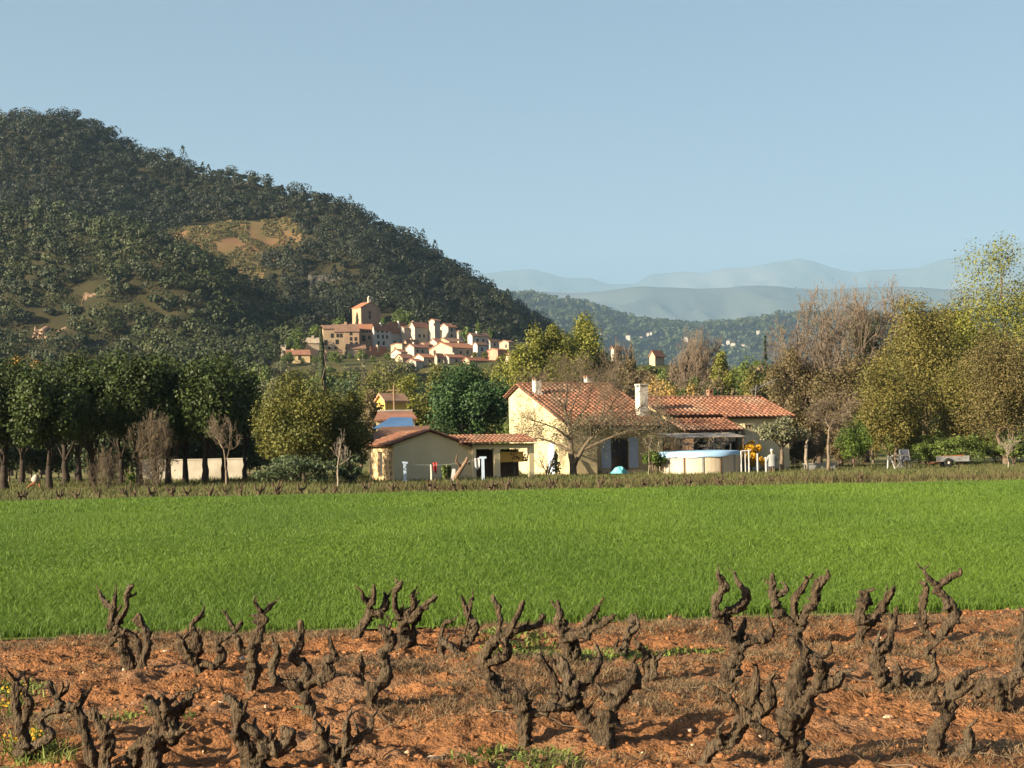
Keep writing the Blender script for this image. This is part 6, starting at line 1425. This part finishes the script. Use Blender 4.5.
 ('wide vine with antler like arms and a looped left tip, against the crop', 'I', (392, 310), [
   [(392, 306, 27), (388, 250, 26), (345, 210, 22), (312, 150, 22), (305, 100, 20), (303, 48, 7)], [(315, 135, 18), (355, 112, 14), (350, 88, 7)], [(388, 230, 16), (385, 150, 18), (410, 115, 16), (436, 68, 9)], [(396, 250, 22), (430, 190, 22), (462, 150, 22), (470, 100, 20), (510, 60, 13), (505, 34, 5)]]),
 ('largest vine with a thick contorted trunk at the bottom edge, right of centre', 'I', (388, 840), [
   [(390, 835, 62), (385, 710, 56), (368, 620, 50)], [(366, 630, 50), (380, 500, 48), (411, 400, 42), (420, 340, 22), (394, 288, 5)], [(430, 352, 20), (480, 355, 16), (512, 338, 16), (516, 298, 5)], [(395, 600, 42), (430, 520, 40), (480, 470, 30), (535, 450, 26), (567, 412, 11)], [(470, 470, 28), (490, 400, 26), (452, 368, 21)], [(345, 680, 28), (262, 625, 20), (215, 600, 15)]]),
 ('low sprawling vine with several short pegs, left of the largest one', 'I', (50, 800), [
   [(40, 785, 28), (90, 690, 27), (150, 670, 34), (185, 610, 40), (220, 550, 30), (240, 480, 24), (246, 388, 7)], [(205, 570, 34), (280, 555, 38), (300, 500, 24), (295, 440, 14), (317, 412, 5)], [(188, 560, 20), (140, 510, 16), (73, 463, 11)], [(120, 680, 20), (102, 625, 13)]]),
 ('small forked vine with a pale cut end, back row on the right', 'J', (75, 325), [
   [(75, 318, 18), (80, 265, 20), (120, 225, 21), (150, 180, 22), (180, 140, 18), (202, 93, 6)], [(84, 258, 16), (70, 200, 24), (90, 150, 28), (100, 113, 17)], [(155, 190, 14), (172, 108, 5)], [(96, 230, 16), (82, 200, 12)]]),
 ('creeping vine with its trunk along the ground and one raised end, on the right', 'J', (195, 505), [
   [(192, 498, 36), (150, 420, 35), (140, 350, 34), (182, 300, 18), (196, 230, 14), (211, 168, 6)], [(130, 330, 20), (150, 258, 6)], [(190, 465, 34), (270, 450, 28), (345, 430, 24), (341, 370, 20), (322, 340, 14), (377, 288, 8)], [(225, 445, 18), (210, 378, 12)]]),
 ('tall slender vine with two long curved arms, back row on the right', 'J', (350, 325), [
   [(350, 318, 20), (380, 270, 24), (420, 200, 24), (390, 140, 22), (365, 100, 18), (410, 65, 14), (445, 50, 10), (441, 28, 4)], [(362, 100, 13), (330, 70, 12), (305, 33, 6)], [(345, 300, 18), (300, 230, 18), (310, 150, 18), (320, 100, 14), (291, 78, 4)], [(306, 245, 11), (318, 205, 8)]]),
 ('hunched vine with a cane pointing right, at the bottom right', 'K', (130, 790), [
   [(130, 785, 62), (120, 680, 50), (132, 600, 48), (170, 530, 38), (180, 450, 34), (200, 390, 30), (250, 340, 22), (290, 325, 15), (352, 306, 5)], [(150, 500, 28), (115, 440, 20), (108, 393, 9)], [(205, 440, 24), (270, 400, 18), (292, 378, 11)], [(160, 755, 42), (250, 700, 40), (270, 630, 30), (265, 578, 20)]]),
 ('thick short vine with stubby arms near the right edge', 'K', (420, 530), [
   [(420, 525, 24), (405, 440, 38), (402, 400, 40), (460, 370, 34), (500, 312, 26), (512, 250, 20)], [(385, 410, 34), (350, 388, 30), (318, 402, 28), (308, 452, 15)], [(425, 400, 26), (452, 405, 22), (460, 462, 15)]]),
 ('upright vine cut by the right edge of the photo', 'K', (505, 300), [
   [(505, 300, 20), (495, 230, 20), (510, 170, 24), (516, 58, 8)], [(512, 170, 20), (560, 130, 18), (575, 60, 10)]]),
]
for vi, (lb, vw, base, parts_) in enumerate(VINES):
    x0, y0, s = VW[vw]
    bp = G(x0 + base[0] / s, y0 + base[1] / s); Y = bp.y
    bp.z = 0
    root = thing('grapevine', lb, 'grapevine', bp, 'old pruned grapevines in the red soil')
    # keep every limb's own depth: arms spread round the trunk
    known = []
    for pi_, pl_ in enumerate(parts_):
        rng = random.Random(vi * 31 + pi_)
        lean = rng.uniform(-.16, .16) if pi_ else rng.uniform(-.03, .03)
        y_st = Y
        if pi_:
            bx, by, br_, bY = min(known, key=lambda q: (q[0] - pl_[0][0]) ** 2 + (q[1] - pl_[0][1]) ** 2); y_st = bY
            if math.hypot(bx - pl_[0][0], by - pl_[0][1]) > .45 * br_: pl_ = [(bx, by, min(pl_[0][2], br_))] + list(pl_)
        n_ = len(pl_); pts, rad = [], []
        for j, (x, y, r) in enumerate(pl_):
            yy = y_st + lean * (j / max(1, n_ - 1)) * min(1.0, .35 + .2 * n_)
            if j:
                for t_ in (.25, .5, .75): known.append((px_ + (x - px_) * t_, py_ + (y - py_) * t_, r, yy))
            known.append((x, y, r, yy)); px_, py_ = x, y
            pts.append(P(x0 + x / s, y0 + y / s, yy) - bp); rad.append(r / s * Y / F * (.71 if r / s > 3 else .9))
        if pi_ == 0:
            pts = [pts[0] + Vector((0, 0, -.12))] + pts; rad = [rad[0] * 1.25] + rad
        # short pruned spurs along the limb
        for q_ in range(rng.randint(1, 3) if len(pts) > 2 else 1):
            i_ = rng.randint(1, len(pts) - 1); b_ = pts[i_]; dr_ = Vector((rng.uniform(-1, 1), rng.uniform(-.6, .6), rng.uniform(.1, 1.1))).normalized(); l_ = rng.uniform(.03, .075) + rad[i_]; r_ = min(rad[i_] * .5, .011)
            gnarl('spur', [b_, b_ + dr_ * l_ * .6, b_ + dr_ * l_ + Vector((rng.uniform(-.01, .01), 0, .012))], [r_ * 1.3, r_, r_ * .55], vi * 3.3 + pi_ + q_ * .37, root, M['bark_vine'], 8, .6)
        gnarl('trunk' if pi_ == 0 else ('spur' if pl_[0][2] / s < 3.4 else 'arm'), pts, rad, vi * 7.3 + pi_ * 1.9, root, M['bark_vine'], 18 if rad[0] > .015 else 8)

# the far row of little vines along the other side of the field
prot = []
for k in range(6):
    m = MB(); m.smooth = True
    hgt = .40 + .08 * rs.rand()
    m.tube([(0, 0, -.1), (.02, 0, .12), (-.02 + .06 * rs.randn(), 0, hgt * .6)], [.075, .065, .07], 7)
    for j in range(3 + k % 2):
        a = 6.28 * (j + rs.rand() * .7) / 3.5; x, y = math.cos(a), math.sin(a)
        m.tube([(-.02, 0, hgt * .5), (x * .14, y * .14, hgt * .62), (x * .2 + .03 * rs.randn(), y * .2, hgt * (.9 + .3 * rs.rand()))], [.055, .045, .025], 6)
    prot.append(m)
meshes = []
for k, m in enumerate(prot):
    me = bpy.data.meshes.new('small_grapevine'); me.from_pydata(m.v, [], m.f); me.materials.append(M['bark_vine']); meshes.append(me)
cnt = 0
for rowi, (dy, x0, x1, stp) in enumerate(((1.1, -24, 9, 1.0), (3.0, -25, 14, 2.2))):
    x = x0
    while x < x1:
        x += stp * (1 + .25 * rs.randn()); 
        if rs.rand() < .12: continue
        y = far_edge(x) + dy + .1 * rs.randn()
        o = bpy.data.objects.new('small_grapevine', meshes[cnt % 6]); cnt += 1
        o.location = (x, y, -.03); o.rotation_euler = (0, 0, rs.rand() * 6.28); s = .85 + .4 * rs.rand(); o.scale = (s, s, s); link(o)
        tag(o, 'little dark vine stump in the row along the far side of the crop', 'grapevine', 'little vine stumps beyond the crop')

# a few larger stones lying between the vines
for px, py, w, lb in ((433, 760, 20, 'flat pale tan stone lying at the bottom edge left of centre'), (221, 707, 8, 'small tan stone under the stout straight vine'), (35, 678, 10, 'angular orange stone right of the knobbly vine at the left edge'), (888, 722, 11, 'angular tan stone left of the hunched vine at the bottom right'), (569, 735, 10, 'small tan stone beside the massive many armed vine')):
    c = G(px, py); s = w * c.y / F / 2; m = MB(); rk = random.Random(px); n_ = 9; vs = []
    for z, f in ((-.4, .8), (.1, 1.0), (.55, .62)):
        for k in range(n_): a = 6.283 * k / n_; q = f * rk.uniform(.75, 1.15); vs.append((s * q * math.cos(a), s * .8 * q * math.sin(a), s * .7 * (z + rk.uniform(-.08, .08))))
    fs = [(i * n_ + k, i * n_ + (k + 1) % n_, (i + 1) * n_ + (k + 1) % n_, (i + 1) * n_ + k) for i in range(2) for k in range(n_)] + [tuple(range(2 * n_, 3 * n_))]
    m.add(vs, fs); c.z = soil1(c.x, c.y) + s * .1; tag(m.build('stone', M['clod'] if px in (35,) else M['stone'], loc=c), lb, 'stone')
# yellow flowers at the lower left corner
fl = []
for px, py in ((20, 752), (30, 748), (14, 700), (34, 756), (8, 715)):
    c = G(px, py); k_ = 26; fl.append(leafquads(np.array([[c.x, c.y, .08]]) + rs.randn(k_, 3) * np.array([.035, .05, .02]), np.array([[0, -.6, .8]]) + .4 * rs.randn(k_, 3), .018, 1.0))
V, Fs = joinVF(fl); tag(link(bpy.data.objects.new('wild_flowers', npmesh('wild_flowers', V, Fs, M['yellow']))), 'small yellow wild flowers in the lower left corner', 'flowers', kind='stuff')
fx = np.array([G(p, q).x for p, q in ((20, 755), (30, 750), (14, 705), (34, 760), (8, 720), (60, 765), (50, 755))]); fy = np.array([G(p, q).y for p, q in ((20, 755), (30, 750), (14, 705), (34, 760), (8, 720), (60, 765), (50, 755))])
V, Fs = joinVF([tufts(np.repeat(fx, 5), np.repeat(fy, 5), 14, 0.07, 0.10, 0.008, 0.9, soil_z)]); tag(link(bpy.data.objects.new('weed_tufts', npmesh('weed_tufts', V, Fs, M['weed']))), 'green weed tufts under the yellow flowers', 'weeds', kind='stuff')
# ================================================================ light, air, camera
SAZ, SEL = RAD(58), RAD(20.5)      # sun behind the viewer's left shoulder
sdir = Vector((-math.sin(SAZ) * math.cos(SEL), -math.cos(SAZ) * math.cos(SEL), math.sin(SEL)))
ld = bpy.data.lights.new('sun', 'SUN'); ld.energy = 5.0; ld.angle = RAD(.5); ld.color = (1.0, .83, .58)
so = bpy.data.objects.new('sun', ld); so.rotation_euler = (-sdir).to_track_quat('-Z', 'Y').to_euler(); so.location = (-30, -20, 40); link(so)
w = bpy.data.worlds.new('World'); SC.world = w; w.use_nodes = True
N, L = w.node_tree.nodes, w.node_tree.links
sky = N.new('ShaderNodeTexSky'); sky.sky_type = 'NISHITA'; sky.sun_disc = False
sky.sun_elevation = SEL; sky.sun_rotation = math.atan2(sdir.x, sdir.y)
sky.altitude = 200; sky.air_density = 1.0; sky.dust_density = 7.0; sky.ozone_density = 4.0
L.new(sky.outputs['Color'], N['Background'].inputs['Color']); N['Background'].inputs['Strength'].default_value = 0.052

HAZE_D = 5.2e-5
m = MB(); m.box(-26000, 26000, -300, 29000, -2.0, 4050)
hm = bpy.data.materials.new('haze_air'); hm.use_nodes = True; nt = hm.node_tree
nt.nodes.remove(nt.nodes['Principled BSDF']); pv = nt.nodes.new('ShaderNodeVolumePrincipled')
pv.inputs['Color'].default_value = (.45, .69, .96, 1); pv.inputs['Density'].default_value = HAZE_D; pv.inputs['Anisotropy'].default_value = 0.0
nt.links.new(pv.outputs['Volume'], nt.nodes['Material Output'].inputs['Volume'])
tag(m.build('haze', hm), 'thin blue haze hanging in the air of the valley', 'haze', kind='stuff')

cd = bpy.data.cameras.new('camera'); cd.sensor_width = 36; cd.lens = 36 * F / 1024; cd.shift_y = 66 / 1024; cd.clip_end = 80000; cd.clip_start = .1
co = bpy.data.objects.new('camera', cd); link(co)
right = Vector((CR, 0, -SR)); upv = Vector((SR, 0, CR)); back = Vector((0, -1, 0))
co.matrix_world = Matrix(((right.x, upv.x, back.x, 0), (right.y, upv.y, back.y, 0), (right.z, upv.z, back.z, CAMZ), (0, 0, 0, 1)))
SC.camera = co
SC.view_settings.view_transform = 'Standard'; SC.view_settings.look = 'None'; SC.view_settings.exposure = 1.5; SC.view_settings.gamma = 1.0; SC.view_settings.use_curve_mapping = False
SC.render.engine = 'CYCLES'
SC.cycles.use_denoising = True
try: SC.cycles.denoiser = 'OPENIMAGEDENOISE'
except Exception: pass
SC.cycles.max_bounces = 6; SC.cycles.diffuse_bounces = 3; SC.cycles.glossy_bounces = 2; SC.cycles.transmission_bounces = 3; SC.cycles.transparent_max_bounces = 6; SC.cycles.volume_bounces = 1
SC.cycles.sample_clamp_indirect = 6.0
